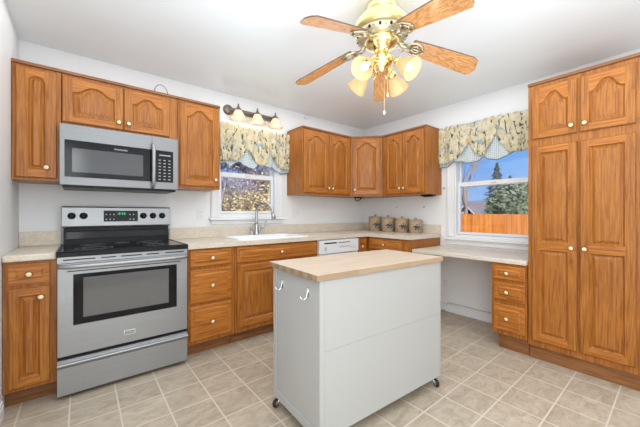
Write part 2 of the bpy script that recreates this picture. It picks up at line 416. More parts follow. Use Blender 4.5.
def baseboard(name, x0, x1, y0, y1, h=.10):
    m = MB(TRIM); m.box(x0, x1, y0, y1, 0, h - .018)
    if abs(x1 - x0) < abs(y1 - y0): m.box(x0 + (.004 if x0 > 1 else 0), x1 - (.004 if x0 < 1 else 0), y0, y1, h - .018, h)
    else: m.box(x0, x1, y0 + .004, y1, h - .018, h)
    return struct(m.build(name, bevel=.003))
baseboard('baseboard_right', W - .014, W - .0005, -2.03, -1.24, .10)
baseboard('baseboard_left', .0005, .014, YF + .01, -.645, .09)

# ------------------------------------------------------------------ cabinetry
def add_knob(parent, x, y, z, mats=(BRASS, CERAM)):
    m = MB(*mats)
    m.lathe([(.0, .0), (.009, .0), (.007, .006), (.006, .012), (.015, .017), (.0178, .022), (.016, .026)], (x, y, z), (0, -1, 0), 16, 0, cap=False)
    m.lathe([(.0135, .0262), (.009, .0300), (.0, .0315)], (x, y, z), (0, -1, 0), 16, 1, cap=False)
    return m.build('knob', parent)
def arch_loop(x0, x1, z0, z1, d, rise, style, n=20):
    """loop of an opening inset by d; z1 is the crown"""
    a = (x1 - x0) / 2 - d; cx = (x0 + x1) / 2
    pts = [(cx - a, z0 + d), (cx + a, z0 + d)]
    if rise <= 0: return pts + [(cx + a, z1 - d), (cx - a, z1 - d)]
    for i in range(n + 1):
        t = 1 - 2 * i / n
        if style == 'round': f = math.sqrt(max(0, 1 - t * t)); zz = z1 - d - a + a * f
        else:
            u_ = min(1, abs(t) / .92); f = 1 - .58 * (u_ / .58) ** 2.3 if u_ < .58 else .42 * ((1 - u_) / .42) ** 1.8
            zz = z1 - d - rise + rise * f
        pts.append((cx + a * t, zz))
    return pts
def panel_door(name, parent, x0, x1, z0, z1, yf, openings, stile=.055, rail=.055, t=.019, slope=.026, style='cathedral', proud=.003, field=False):
    """raised panel door whose face is at y=yf, material slots vertical / horizontal oak"""
    m = MB(OV, OH); e = .005
    X0, X1, Z0, Z1 = x0 + e, x1 - e, z0 + e, z1 - e
    # moulded outer edge
    L0 = [(X0, Z0), (X1, Z0), (X1, Z1), (X0, Z1)]; L1 = [(x0, z0), (x1, z0), (x1, z1), (x0, z1)]
    def ring(A, ya, B, yb, mi=0):
        n = len(A)
        for i in range(n):
            j = (i + 1) % n
            m.face([(A[i][0], ya, A[i][1]), (A[j][0], ya, A[j][1]), (B[j][0], yb, B[j][1]), (B[i][0], yb, B[i][1])], mi)
    ring(L0, yf, L1, yf + e); ring(L1, yf + e, L1, yf + t)
    m.face([(p[0], yf + t, p[1]) for p in L1])
    ox0, ox1 = x0 + stile, x1 - stile
    m.face([(X0, yf, Z0), (ox0, yf, Z0), (ox0, yf, Z1), (X0, yf, Z1)]); m.face([(ox1, yf, Z0), (X1, yf, Z0), (X1, yf, Z1), (ox1, yf, Z1)])
    zc = Z0
    for (a, b, rise) in openings:
        m.face([(ox0, yf, zc), (ox1, yf, zc), (ox1, yf, a), (ox0, yf, a)], 1)
        loops = [arch_loop(ox0, ox1, a, b, d, rise, style) for d in (0, .004, .011, .016, .016 + slope)]
        top = loops[0][2:]
        zs = b if rise <= 0 else top[0][1]
        if rise > 0:
            for i in range(len(top) - 1):
                m.face([(top[i + 1][0], yf, top[i + 1][1]), (top[i][0], yf, top[i][1]), (top[i][0], yf, b + .001), (top[i + 1][0], yf, b + .001)], 1)
            zc = b + .001
        else: zc = b
        if rise > 0:
            pass
        ys = (yf, yf + .006, yf + .013, yf + .013, yf + proud)
        for k in range(4): ring(loops[k], ys[k], loops[k + 1], ys[k + 1])
        m.face([(p[0], ys[4], p[1]) for p in loops[4]])
    m.face([(ox0, yf, zc), (ox1, yf, zc), (ox1, yf, Z1), (ox0, yf, Z1)], 1)
    return m.build(name, parent)
def drawer_front(parent, x0, x1, z0, z1, yf, kx=None, kz=None, knob=BRASS):
    m = MB(OH); L = []
    for d, y in ((0, yf + .019), (0, yf + .007), (.004, yf + .004), (.012, yf + .004), (.030, yf - .001 + .006), (.030, yf + .005), (.042, yf)):
        L.append(([(x0 + d, z0 + d), (x1 - d, z0 + d), (x1 - d, z1 - d), (x0 + d, z1 - d)], y))
    for (A, ya), (B, yb) in zip(L, L[1:]):
        for i in range(4):
            j = (i + 1) % 4
            m.face([(A[i][0], ya, A[i][1]), (A[j][0], ya, A[j][1]), (B[j][0], yb, B[j][1]), (B[i][0], yb, B[i][1])])
    m.face([(p[0], L[-1][1], p[1]) for p in L[-1][0]]); m.face([(p[0], L[0][1], p[1]) for p in L[0][0]])
    d = m.build('drawer', parent)
    add_knob(d, (x0 + x1) / 2 if kx is None else kx, yf, (z0 + z1) / 2 if kz is None else kz)
    return d
def carcass(parent, w, depth, z0, z1, x0=0, mats=(OV, OH), bays=()):
    """box with a face frame; front of the frame at y=-depth"""
    m = MB(OV, OH)
    m.box(x0 + .001, x0 + w - .001, -depth + .019, -.002, z0, z1)
    b = m.build('body', parent)
    m = MB(OV, OH); m.box(x0 + .001, x0 + w - .001, -depth, -depth + .0185, z0, z1)
    m.build('face_frame', parent, bevel=.001)
    return b
UZ0, UZ1 = 1.383, 2.150
def crown(parent, x0, x1, depth, z=UZ1):
    m = MB(OD); m.box(x0 + .001, x1 - .001, -depth - .014, -.004, z + .0005, z + .022)
    return m.build('top_moulding', parent, bevel=.003)

# wall cabinets on the back wall (left run)
c = thing('wall_cabinet', 'narrow oak wall cabinet in the left corner, beside the microwave', 'cabinet', (0.002, 0, UZ0))
h = UZ1 - UZ0
carcass(c, .246, .325, 0, h); crown(c, 0, .247, .325, h)
d = panel_door('door', c, .020, .222, .018, .748, -.345, [(.075, .70, .04)], .058, .055, slope=.012, style='round')
add_knob(d, .170, -.345, .088)
c = thing('wall_cabinet', 'wide short oak wall cabinet with two arched doors above the microwave', 'cabinet', (.250, 0, UZ0))
carcass(c, .758, .325, .405, h); crown(c, -.001, .759, .325, h)
d = panel_door('door', c, .004, .362, .425, .748, -.345, [(.472, .698, .052)], .055, .05); add_knob(d, .332, -.345, .474)
d = panel_door('door', c, .367, .690, .425, .748, -.345, [(.472, .698, .052)], .055, .05); add_knob(d, .396, -.345, .474)
c = thing('wall_cabinet', 'oak wall cabinet with one arched door between the microwave and the sink window', 'cabinet', (1.010, 0, UZ0))
carcass(c, .367, .325, 0, h); crown(c, -.001, .367, .325, h)
d = panel_door('door', c, .012, .350, .022, .748, -.345, [(.075, .70, .065)], .055, .055); add_knob(d, .316, -.345, .085)
# right of the sink window
c = thing('wall_cabinet', 'oak wall cabinet with two arched doors right of the sink window', 'cabinet', (2.332, 0, UZ0))
carcass(c, .788, .325, 0, h); crown(c, 0, .788, .325, h)
d = panel_door('door', c, .020, .402, .020, .748, -.345, [(.075, .70, .065)], .055, .055); add_knob(d, .375, -.345, .083)
d = panel_door('door', c, .407, .755, .020, .748, -.345, [(.075, .70, .065)], .055, .055); add_knob(d, .436, -.345, .083)
# diagonal corner cabinet
A = Vector((W - .612, -.325)); B = Vector((W - .325, -.612)); L = (B - A).length
c = thing('wall_cabinet', 'diagonal oak corner wall cabinet with a single arched door', 'cabinet', (A.x, A.y, UZ0), -PI / 4)
def loc2(x, y):   # world point to the frame of the diagonal cabinet
    v = Vector((x, y)) - A; cs, sn = math.cos(PI / 4), math.sin(PI / 4)
    return (v.x * cs - v.y * sn, v.x * sn + v.y * cs)
poly = [loc2(*p) for p in ((A.x, A.y), (A.x, -.002), (W - .002, -.002), (W - .002, B.y), (B.x, B.y))]
m = MB(OV, OH); m.prism(poly, 2, 0, h); m.build('body', c)
m = MB(OD); m.prism([loc2(*p) for p in ((A.x, A.y - .014), (A.x, -.004), (W - .004, -.004), (W - .004, B.y), (B.x - .014, B.y))], 2, h + .0005, h + .022); m.build('top_moulding', c, bevel=.003)
d = panel_door('door', c, .026, L - .026, .020, .748, -.021, [(.075, .70, .065)], .055, .055); add_knob(d, .052, -.021, .083)
# right wall, two doors
c = thing('wall_cabinet', 'oak wall cabinet with two arched doors beside the floral valance of the right window', 'cabinet', (W, -.613, UZ0), -PI / 2)
carcass(c, .640, .325, 0, h); crown(c, 0, .640, .325, h)
d = panel_door('door', c, .050, .318, .020, .748, -.345, [(.075, .70, .06)], .05, .055, slope=.02); add_knob(d, .294, -.345, .083)
d = panel_door('door', c, .323, .612, .020, .748, -.345, [(.075, .70, .06)], .05, .055, slope=.02); add_knob(d, .350, -.345, .083)

# base cabinets
BZ = .872
def base(label, x0, w, origin_y=0, rz=0, loc=None, depth=.61, ztop=BZ, toe=.105):
    c = thing('base_cabinet', label, 'cabinet', loc or (x0, origin_y, 0), rz)
    carcass(c, w, depth, toe, ztop)
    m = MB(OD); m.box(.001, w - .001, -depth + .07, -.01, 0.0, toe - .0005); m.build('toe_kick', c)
    return c
c = base('narrow oak base cabinet left of the range with one drawer above one door', .002, .236)
drawer_front(c, .022, .204, .735, .858, -.63)
d = panel_door('door', c, .022, .204, .128, .715, -.63, [(.175, .668, 0)], .045, .047, slope=.016); add_knob(d, .165, -.63, .655)
c = base('oak base cabinet with a stack of three drawers right of the range', 1.012, .388)
for z0, z1 in ((.728, .858), (.436, .700), (.135, .408)): drawer_front(c, .016, .356, z0, z1, -.63)
c = base('wide oak sink base cabinet under the sink window', 1.401, .930)
bo = [q for q in c.children if q.name.startswith('body')][0]
m = MB(OV, OH); w_ = .930
m.box(.001, .019, -.591, -.002, .105, BZ); m.box(w_ - .019, w_ - .001, -.591, -.002, .105, BZ); m.box(.019, w_ - .019, -.591, -.002, .105, .123); m.box(.019, w_ - .019, -.012, -.002, .123, BZ)
tmp = m.build('body', c); me_ = tmp.data; bpy.data.objects.remove(tmp); bo.data = me_
for x0, x1 in ((.016, .905),): drawer_front(c, x0, x1, .724, .858, -.63)
for x0, x1, kx in ((.020, .448, .42), (.462, .905, .49)):
    d = panel_door('door', c, x0, x1, .15, .702, -.63, [(.205, .650, 0)], .055, .055); add_knob(d, kx, -.63, .655)
c = base('oak corner base cabinet with a narrow door beside the dishwasher', 2.945, .177)
d = panel_door('door', c, .012, .152, .135, .850, -.63, [(.18, .80, 0)], .035, .045, slope=.008); add_knob(d, .05, -.63, .760)
c = base('oak base cabinet at the right wall below the canisters', 0, .622, rz=-PI / 2, loc=(W, -.613, 0))
drawer_front(c, .044, .512, .735, .856, -.63)
for x0, x1, kx in ((.044, .274, .25), (.279, .512, .30)):
    d = panel_door('door', c, x0, x1, .135, .712, -.63, [(.185, .66, 0)], .05, .05); add_knob(d, kx, -.63, .66)
# desk drawers
DZ = .738
c = thing('desk_cabinet', 'small oak three-drawer cabinet under the desk top beside the tall pantry', 'cabinet', (W, -2.036, 0), -PI / 2)
carcass(c, .262, .600, .135, DZ)
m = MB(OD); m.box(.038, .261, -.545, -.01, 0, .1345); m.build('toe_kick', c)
for z0, z1 in ((.604, .716), (.430, .574), (.172, .392)): drawer_front(c, .024, .252, z0, z1, -.62, kx=.128)
# pantry
c = thing('pantry_cabinet', 'tall oak pantry cabinet with four doors at the right edge', 'cabinet', (W, -2.300, 0), -PI / 2)
PD = .577
carcass(c, .66, PD, .108, 2.172)
m = MB(OD); m.box(-.0, .66, -PD - .014, -.004, 2.1725, 2.195); m.build('top_moulding', c, bevel=.003)
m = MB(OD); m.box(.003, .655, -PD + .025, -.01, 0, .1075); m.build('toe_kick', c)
for x0, x1, kx in ((.030, .303, .275), (.320, .597, .348)):
    d = panel_door('door', c, x0, x1, 1.745, 2.140, -PD - .02, [(1.795, 2.092, .075)], .05, .055); add_knob(d, kx, -PD - .02, 1.80)
    d = panel_door('door', c, x0, x1, .158, 1.682, -PD - .02, [(.208, .876, 0), (.936, 1.632, 0)], .05, .05, slope=.018); add_knob(d, kx, -PD - .02, .905)

# ------------------------------------------------------------------ worktops
CZ = .914
m = MB(LAM); m.box(.002, .2365, -.637, -.002, CZ - .040, CZ); o = m.build('countertop', bevel=.008, loc=(.12, -.3, CZ - .04))
tag(o, 'short beige laminate countertop piece left of the range', 'countertop')
m = MB(LAM); m.box(.002, .236, -.022, -.003, CZ + .0005, 1.022); b = m.build('backsplash', bevel=.003); b.parent = o; b.location = (-.12, .3, -CZ + .04)
SX0, SX1, SY0, SY1 = 1.475, 2.235, -.555, -.105
m = MB(LAM); z0, z1 = CZ - .040, CZ
m.box(1.010, SX0, -.637, -.002, z0, z1); m.box(SX0, SX1, -.637, SY0, z0, z1); m.box(SX0, SX1, SY1, -.002, z0, z1); m.box(SX1, W - .637, -.637, -.002, z0, z1)
m.box(W - .637, W - .002, -1.250, -.002, z0, z1)
o = m.build('countertop', loc=(1.2, -.3, z0)); tag(o, 'long beige laminate countertop wrapping the corner and holding the sink', 'countertop')
m = MB(LAM); m.box(1.012, W - .002, -.022, -.003, CZ + .0005, 1.022); m.box(W - .022, W - .003, -1.248, -.022, CZ + .0005, 1.022)
b = m.build('backsplash'); b.parent = o; b.location = (-1.2, .3, -z0)
m = MB(LAM); m.box(3.115, W - .002, -2.298, -1.252, DZ + .001, .776); o = m.build('desk_counter', bevel=.006, loc=(W, -1.8, DZ))
tag(o, 'lower beige laminate desk top under the right window', 'desk')

# ------------------------------------------------------------------ sink and faucet
s = thing('sink', 'white drop-in kitchen sink below the window', 'sink', (1.855, -.33, CZ))
m = MB(WHITE)
def rrect(x0, x1, y0, y1, r, n=5):
    p = []
    for cx, cy, a0 in ((x1 - r, y1 - r, 0), (x0 + r, y1 - r, 90), (x0 + r, y0 + r, 180), (x1 - r, y0 + r, 270)):
        for i in range(n + 1): a = R(a0 + 90 * i / n); p.append((cx + r * math.cos(a), cy + r * math.sin(a)))
    return p
def loopstrip(m, loops, mi=0, sm=True, close=True):
    rings = [[m.bm.verts.new((p[0], p[1], z)) for p in lp] for lp, z in loops]
    for A, B in zip(rings, rings[1:]):
        n = len(A)
        for i in range(n):
            f = m.bm.faces.new((A[i], A[(i + 1) % n], B[(i + 1) % n], B[i])); f.smooth = sm; f.material_index = mi
    if close: m.bm.faces.new(rings[-1]).material_index = mi
loopstrip(m, [(rrect(-.405, .405, -.262, .262, .06), .001), (rrect(-.402, .402, -.259, .259, .06), .010), (rrect(-.375, .375, -.232, .175, .06), .012), (rrect(-.362, .362, -.220, .160, .06), 0.0), (rrect(-.345, .345, -.205, .145, .06), -.15), (rrect(-.28, .28, -.15, .10, .05), -.165)])
m.build('basin', s, raw=True)
m = MB(CHROME); m.lathe([(.0, -.155), (.035, -.155), (.04, -.162), (.04, -.164)], (0, -.03, 0), n=16); m.build('drain', s)
FZ = CZ + .0125
f = thing('faucet', 'brushed gooseneck faucet with side lever at the back of the sink', 'faucet', (1.872, -.098, FZ))
m = MB(NICKEL); m.lathe([(0, 0), (.032, 0), (.032, .008), (.024, .02), (.021, .06), (.019, .12), (.0, .121)], n=18); m.build('base', f)
pts = []; dx, dy = .115 / .2, -.165 / .2
for i in range(6): pts.append((0, 0, .12 + .12 * i / 5))
for i in range(1, 15):
    a = PI * i / 14 * 1.05; rr = .098; pts.append((dx * rr * (1 - math.cos(a)) * 1.0, dy * rr * (1 - math.cos(a)), .245 + rr * math.sin(a)))
m = MB(NICKEL); m.tube(pts, .014, 12); m.build('spout', f)
e = Vector(pts[-1]); m = MB(NICKEL); m.tube([e + Vector((0, 0, .01)), e + Vector((.004, -.006, -.02)), e + Vector((.008, -.012, -.062))], [.017, .021, .026], 14); m.build('spray_head', f)
m = MB(NICKEL); m.tube([(.015, 0, .05), (.045, -.01, .055)], .014, 12); m.tube([(.045, -.01, .055), (.085, -.015, .085), (.105, -.02, .145)], [.011, .009, .008], 10); m.build('lever', f)
sd = thing('soap_dispenser', 'short brushed soap dispenser just left of the faucet', 'dispenser', (1.815, -.10, FZ))
m = MB(NICKEL); m.lathe([(0, 0), (.019, 0), (.019, .006), (.013, .012), (.012, .06), (.016, .065), (.016, .078), (0, .08)], n=14); m.build('pump', sd)
m = MB(NICKEL); m.tube([(0, 0, .072), (.0, -.05, .076), (.0, -.058, .068)], .005, 8); m.build('nozzle', sd)

# ------------------------------------------------------------------ dishwasher
s = thing('dishwasher', 'white dishwasher under the countertop between the sink cabinet and corner', 'dishwasher', (2.334, 0, 0))
m = MB(WHITE); m.box(.002, .606, -.60, -.01, .10, .868); m.build('body', s)
m = MB(WHITE, GREYP); m.box(.004, .604, -.637, -.601, .715, .862); m.build('control_panel', s, bevel=.004)
m = MB(BLACK); m.box(.07, .25, -.6385, -.6372, .824, .838); m.box(.28, .46, -.6385, -.6372, .827, .834); m.build('vent_slot', s)
for q in [(.30 + .028 * i, .318 + .028 * i, .775, .790) for i in range(6)] + [(.48 + .03 * i, .486 + .03 * i, .755, .78) for i in range(3)] + [(.08, .10, .75, .79)]:
    m = MB(GREYP); m.box(q[0], q[1], -.639, -.6372, q[2], q[3]); m.build('button', s)
m = MB(WHITE); m.box(.004, .604, -.628, -.601, .115, .708); m.build('door', s, bevel=.004)
m = MB(BLACK); m.box(.01, .598, -.54, -.05, 0, .0995); m.build('toe_panel', s)

# ------------------------------------------------------------------ range
RX = .2395
r = thing('range', 'stainless steel electric range with black cooktop and oven window', 'stove', (RX - .001, -.018, 0))
RW = .758
m = MB(STEEL); m.box(.002, RW - .002, -.630, -.025, .035, .886); m.build('body', r)
for x in (.04, RW - .04):
    for y in (-.58, -.08): m = MB(BLACK); m.lathe([(0, 0), (.018, 0), (.015, .034), (0, .0345)], (x, y, 0), n=12); m.build('foot', r)
# cooktop with raised rim
m = MB(BLACK); rim = .016
m.box(-.001, RW + .001, -.668, -.02, .8865, .914)
m.box(-.002, RW + .002, -.668, -.668 + rim, .914, .922); m.box(-.002, rim, -.652, -.075, .914, .922); m.box(RW - rim, RW + .002, -.652, -.075, .914, .922)
m.build('cooktop', r, bevel=.004)
m = MB(BLKG); m.box(rim + .001, RW - rim - .001, -.651, -.08, .9142, .9185); g = m.build('glass_surface', r)
m = MB(GREYP)
for x, y, q in ((.19, -.49, .105), (.57, -.49, .085), (.19, -.22, .075), (.57, -.22, .095), (.38, -.16, .05)):
    for rr in (q, q * .62): m.lathe([(rr, 0), (rr + .0015, 0), (rr + .0015, .0003), (rr, .0003), (rr, 0)], (x, y, .9187), n=40, cap=False)
m.build('burner_ring', g)
# backguard
m = MB(BLACK); m.prism([(-.024, .915), (-.082, .915), (-.078, 1.0), (-.062, 1.045), (-.024, 1.045)], 0, .012, RW - .012); m.build('backguard', r, bevel=.003)
m = MB(BLACK, BLKG); m.prism([(-.079, .955), (-.088, .96), (-.084, 1.015), (-.072, 1.02)], 0, .03, RW - .03, 1); m.build('vent_strip', r)
m = MB(STEEL); m.prism([(-.022, 1.046), (-.066, 1.046), (-.078, 1.058), (-.066, 1.205), (-.055, 1.214), (-.022, 1.214)], 0, .0, RW); cp = m.build('control_panel', r, bevel=.003)
TL = math.atan2(.012, .147)     # panel lean
def on_panel(z): return -.078 + (z - 1.058) * .012 / .147
m = MB(BLKG); y = on_panel(1.135)
m.prism([(on_panel(1.092) - .001, 1.092), (on_panel(1.092) - .005, 1.093), (on_panel(1.182) - .005, 1.181), (on_panel(1.182) - .001, 1.182)], 0, .262, .502); dp = m.build('display_panel', cp)
m = MB(GREEN); 
def seg_digit(m, x, z, hh, on, y):
    w = hh * .5; t = hh * .12
    S = {'a': (x, x + w, z + hh - t, z + hh), 'g': (x, x + w, z + hh / 2 - t / 2, z + hh / 2 + t / 2), 'd': (x, x + w, z, z + t), 'f': (x, x + t, z + hh / 2, z + hh), 'b': (x + w - t, x + w, z + hh / 2, z + hh), 'e': (x, x + t, z, z + hh / 2), 'c': (x + w - t, x + w, z, z + hh / 2)}
    for k in on: q = S[k]; m.box(q[0], q[1], y - .0008, y, q[2], q[3])
yy = on_panel(1.150) - .0062
for i, on in enumerate(('bc', 'abdeg', 'acdfg', 'abcdef')): seg_digit(m, .352 + .0145 * i + (.005 if i > 1 else 0), 1.148, .017, on, yy)
m.build('clock_digits', dp)
for i, x in enumerate((.279, .305, .331, .445, .471)):
    for z in (1.110, 1.150): m = MB(GREYP); m.box(x - .005, x + .005, on_panel(z) - .0066, on_panel(z) - .0058, z - .0045, z + .0045); m.build('touch_key', dp)
for x in (.060, .133, .545, .619, .693):
    m = MB(BLACK, STEEL); yy = on_panel(1.139)
    m.lathe([(0, 0), (.026, 0), (.026, .004), (.022, .006), (.021, .022), (.018, .026), (0, .026)], (x, yy, 1.139), (0, -1, TL), 20)
    m.box(x - .004, x + .004, yy - .034, yy - .02, 1.139 - .020, 1.139 + .020)
    m.build('control_knob', cp)
# front: vent strip, door, window, handle, badge, drawer
m = MB(STEEL, BLACK); m.box(.002, RW - .002, -.655, -.631, .848, .886)
for x0, x1 in ((.03, .19), (.22, .30), (.33, .45), (.48, .56), (.60, .73)): m.box(x0, x1, -.6562, -.6548, .864, .871, 1)
m.build('vent_trim', r)
m = MB(STEEL); m.box(.002, RW - .002, -.656, -.631, .268, .845); od = m.build('oven_door', r, bevel=.004)
m = MB(BLKG); m.box(.078, .680, -.6585, -.6562, .455, .775); fr = m.build('window_border', od, bevel=.002)
m = MB(DGLASS); m.box(.128, .624, -.6595, -.6587, .497, .750); m.build('oven_window', fr)
m = MB(BLACK); m.box(.05, RW - .05, -.6572, -.6562, .792, .798); m.build('handle_strip', od)  # thin black strip across the door below the handle
m = MB(STEEL)
pth = [(.012, -.658, .828), (.022, -.675, .828), (.05, -.692, .828)] + [(.05 + (RW - .1) * i / 10, -.692 - .010 * math.sin(PI * i / 10), .828) for i in range(1, 10)] + [(RW - .05, -.692, .828), (RW - .022, -.675, .828), (RW - .012, -.658, .828)]
m.tube(pth, .0135, 12); m.build('handle', od)
m = MB(CHROME, STEEL); m.box(.345, .412, -.6595, -.6565, .322, .356); m.box(.350, .407, -.6605, -.6594, .327, .351, 1); bd = m.build('badge', od, bevel=.0015)
m = MB(BLACK); m.box(.004, RW - .004, -.648, -.631, .250, .266); m.build('door_gap', r)
m = MB(STEEL)
prof = [(-.631, .026), (-.654, .026), (-.656, .032), (-.656, .196), (-.662, .204), (-.675, .213), (-.682, .222), (-.678, .229), (-.664, .228), (-.656, .232), (-.656, .247), (-.631, .247)]
m.prism(prof, 0, .002, RW - .002)
dw = m.build('storage_drawer', r, bevel=.0015)

# ------------------------------------------------------------------ microwave
mw = thing('microwave', 'stainless over-the-range microwave with dark window and keypad', 'microwave', (.2385, 0, 1.342))
MW = .755; MH = .440
m = MB(MSTEEL); m.box(.014, MW - .002, -.375, -.005, .018, MH); m.build('body', mw)
m = MB(BLACK); m.box(.015, MW - .015, -.372, -.02, .0, .0175); m.box(.05, MW - .05, -.378, -.373, .004, .014); m.build('bottom_vent', mw)
m = MB(MSTEEL); m.box(.0, MW, -.400, -.376, .014, MH - .001); dr = m.build('door', mw, bevel=.004)
m = MB(BLKG); m.box(.028, .560, -.4018, -.4002, .072, .330); m.box(.5605, .716, -.4018, -.4002, .072, .330); gp = m.build('glass_front', dr)
m = MB(MGLASS); m.box(.068, .498, -.4026, -.4020, .108, .275); m.build('window', gp)
m = MB(STEEL)
m.tube([(.565, -.401, .372), (.565, -.430, .362), (.566, -.442, .33), (.566, -.445, .2), (.566, -.442, .07), (.565, -.430, .035), (.565, -.401, .026)], [.012, .013, .0135, .014, .0135, .013, .012], 12); m.build('handle', dr)
for i in range(7):
    for j in range(3): m = MB(GREYP); x = .615 + .036 * j; z = .095 + .026 * i; m.box(x - .008, x + .008, -.4026, -.4019, z - .003, z + .003); m.build('keypad_key', gp)
m = MB(GREYP); m.box(.612, .695, -.4026, -.4019, .288, .296); m.build('clock_display', gp)
text_mesh('brand_lettering', 'FRIGIDAIRE', .017, gp, (.352, -.4022, .296), (PI / 2, 0, 0), STEEL)
m = MB(BLACK); m.box(.5595, .561, -.4028, -.4003, .02, MH - .006); m.build('panel_seam', dr)

# ------------------------------------------------------------------ island cart
#ISLAND
IX, IY, IT = 1.238, -1.512, R(-3.17)
IL, IWD, IZ = 1.038, .503, .868
k = thing('kitchen_island_cart', 'white rolling kitchen island cart with butcher block top', 'kitchen island', (IX, IY, 0), IT)
m = MB(BUTCH, BUTCHE); m.box(0, IL, -IWD, 0, IZ - .030, IZ, 0, {2: 1, 3: 1, 4: 1, 5: 1, 0: 1}); m.build('butcher_block_top', k, bevel=.002)
bx0, bx1, by0, by1, bz0, bz1 = .022, IL - .012, -IWD + .012, -.014, .064, IZ - .0305
m = MB(CARTW)
m.box(bx0 + .008, bx1, by0 + .004, by1, bz0 + .002, bz1)                       # carcass
m.box(bx0, bx0 + .0075, by0, by0 + .035, bz0, bz1); m.box(bx0, bx0 + .0075, by1 - .035, by1, bz0, bz1)   # side stiles
m.box(bx0, bx0 + .0075, by0 + .035, by1 - .035, bz0, bz0 + .045)
m.build('body', k, bevel=.0015)
m = MB(CARTW); m.box(bx0 + .030, bx1 - .014, by0, by0 + .0036, .490, bz1 - .001); m.box(bx0 + .030, bx1 - .014, by0, by0 + .0036, bz0 + .004, .4892)
m.box(bx0, bx0 + .029, by0 - .001, by0 + .0036, bz0, bz1); m.box(bx1 - .013, bx1, by0 - .001, by0 + .0036, bz0, bz1)
m.build('back_panel', k, bevel=.001)
for yy, zz in ((-.118, .752), (-.385, .760)):
    m = MB(CHROME)
    m.box(bx0 + .005, bx0 + .0078, yy - .008, yy + .008, zz - .024, zz + .026)
    x = bx0 + .004
    m.tube([(x, yy, zz + .022), (x - .004, yy, zz - .005), (x - .010, yy, zz - .026), (x - .022, yy + .003, zz - .036), (x - .034, yy + .006, zz - .030), (x - .040, yy + .008, zz - .014)], .0042, 8)
    m.build('towel_hook', k)
for x, y, a in ((bx0 + .020, by1 - .022, .35), (bx0 + .022, by0 + .03, .3), (bx1 - .03, by0 + .024, 1.2), (bx1 - .03, by1 - .03, .2)):
    ca = MB(CHROME, RUBBER)
    ca.box(x - .019, x + .019, y - .019, y + .019, bz0 - .004, bz0 - .0005)
    ux, uy = math.cos(a), math.sin(a)
    ca.tube([(x, y, bz0 - .004), (x, y, bz0 - .012)], .009, 10)
    cx_, cy_ = x - ux * .018, y - uy * .018
    for sgn in (-1, 1):
        px, py = cx_ - uy * .014 * sgn, cy_ + ux * .014 * sgn
        ca.tube([(x - uy * .014 * sgn, y + ux * .014 * sgn, bz0 - .010), (px, py, .026)], .006, 6)
    ca.tube([(x + uy * .016, y - ux * .016, bz0 - .010), (x - uy * .016, y + ux * .016, bz0 - .010)], .008, 6)
    cs = ca.build('caster', k)
    w_ = MB(RUBBER, CHROME); w_.lathe([(0, -.0095), (.014, -.0095), (.022, -.009), (.026, -.004), (.026, .004), (.022, .009), (.014, .0095), (0, .0095)], (cx_, cy_, .0262), (-uy, ux, 0), 18, 0, mids=[1, 0, 0, 0, 0, 0, 1], cap=False)
    w_.build('wheel', cs)

# ------------------------------------------------------------------ canisters
STONE = pm('tan_stoneware', (.42, .30, .19), .55)
BLUEP = pm('blue_paint', (.06, .07, .11), .5); LEAFP = pm('green_paint', (.10, .12, .06), .5)
def canister(x, y, rad, hh, label):
    c = thing('canister', label, 'canister', (x, y, CZ + .0005), 0, 'stoneware canisters on the corner countertop')
    m = MB(STONE); m.lathe([(0, 0), (rad * .86, 0), (rad * .9, .004), (rad, hh * .45), (rad * .97, hh * .8), (rad * .98, hh * .86), (rad * .90, hh * .86), (0, hh * .85)], n=28); b = m.build('pot', c)
    m = MB(STONE); m.lathe([(rad * 1.02, hh * .862), (rad * 1.04, hh * .90), (rad * .9, hh * .94), (rad * .3, hh * .965), (0, hh * .967)], n=28)
    m.lathe([(rad * .16, hh * .95), (rad * .14, hh * 1.0), (rad * .2, hh * 1.03), (rad * .19, hh * 1.08), (0, hh * 1.1)], n=14, cap=False); m.build('lid', c)
    m = MB(BLUEP, LEAFP); face = math.atan2(-3.09 - y, .35 - x)
    for i, (da, dz, s_, mi) in enumerate(((0, .0, .2, 0), (.28, .04, .17, 0), (-.26, .05, .17, 0), (.20, -.14, .15, 0), (-.2, -.12, .15, 0), (-.5, .0, .13, 1), (.52, -.05, .13, 1), (.0, .17, .13, 1), (.75, .06, .10, 0))):
        a = face + .2 + da; z = hh * (.42 + dz)
        rr = rad * .995
        m.ball((math.cos(a) * rr, math.sin(a) * rr, z), rad * s_, (.22 + .78 * abs(math.sin(a)), .22 + .78 * abs(math.cos(a)), 1), 10, mi)
    m.build('painted_flower', b)
canister(3.595, -.340, .097, .212, 'tan stoneware canister with blue flowers nearest the corner, tallest of the four')
canister(3.600, -.560, .094, .203, 'second canister from the corner, between the tallest one and the next')
canister(3.605, -.778, .090, .192, 'third canister from the corner, beside the smallest one')
canister(3.612, -.975, .083, .178, 'smallest tan canister, at the end of the row near the right window')

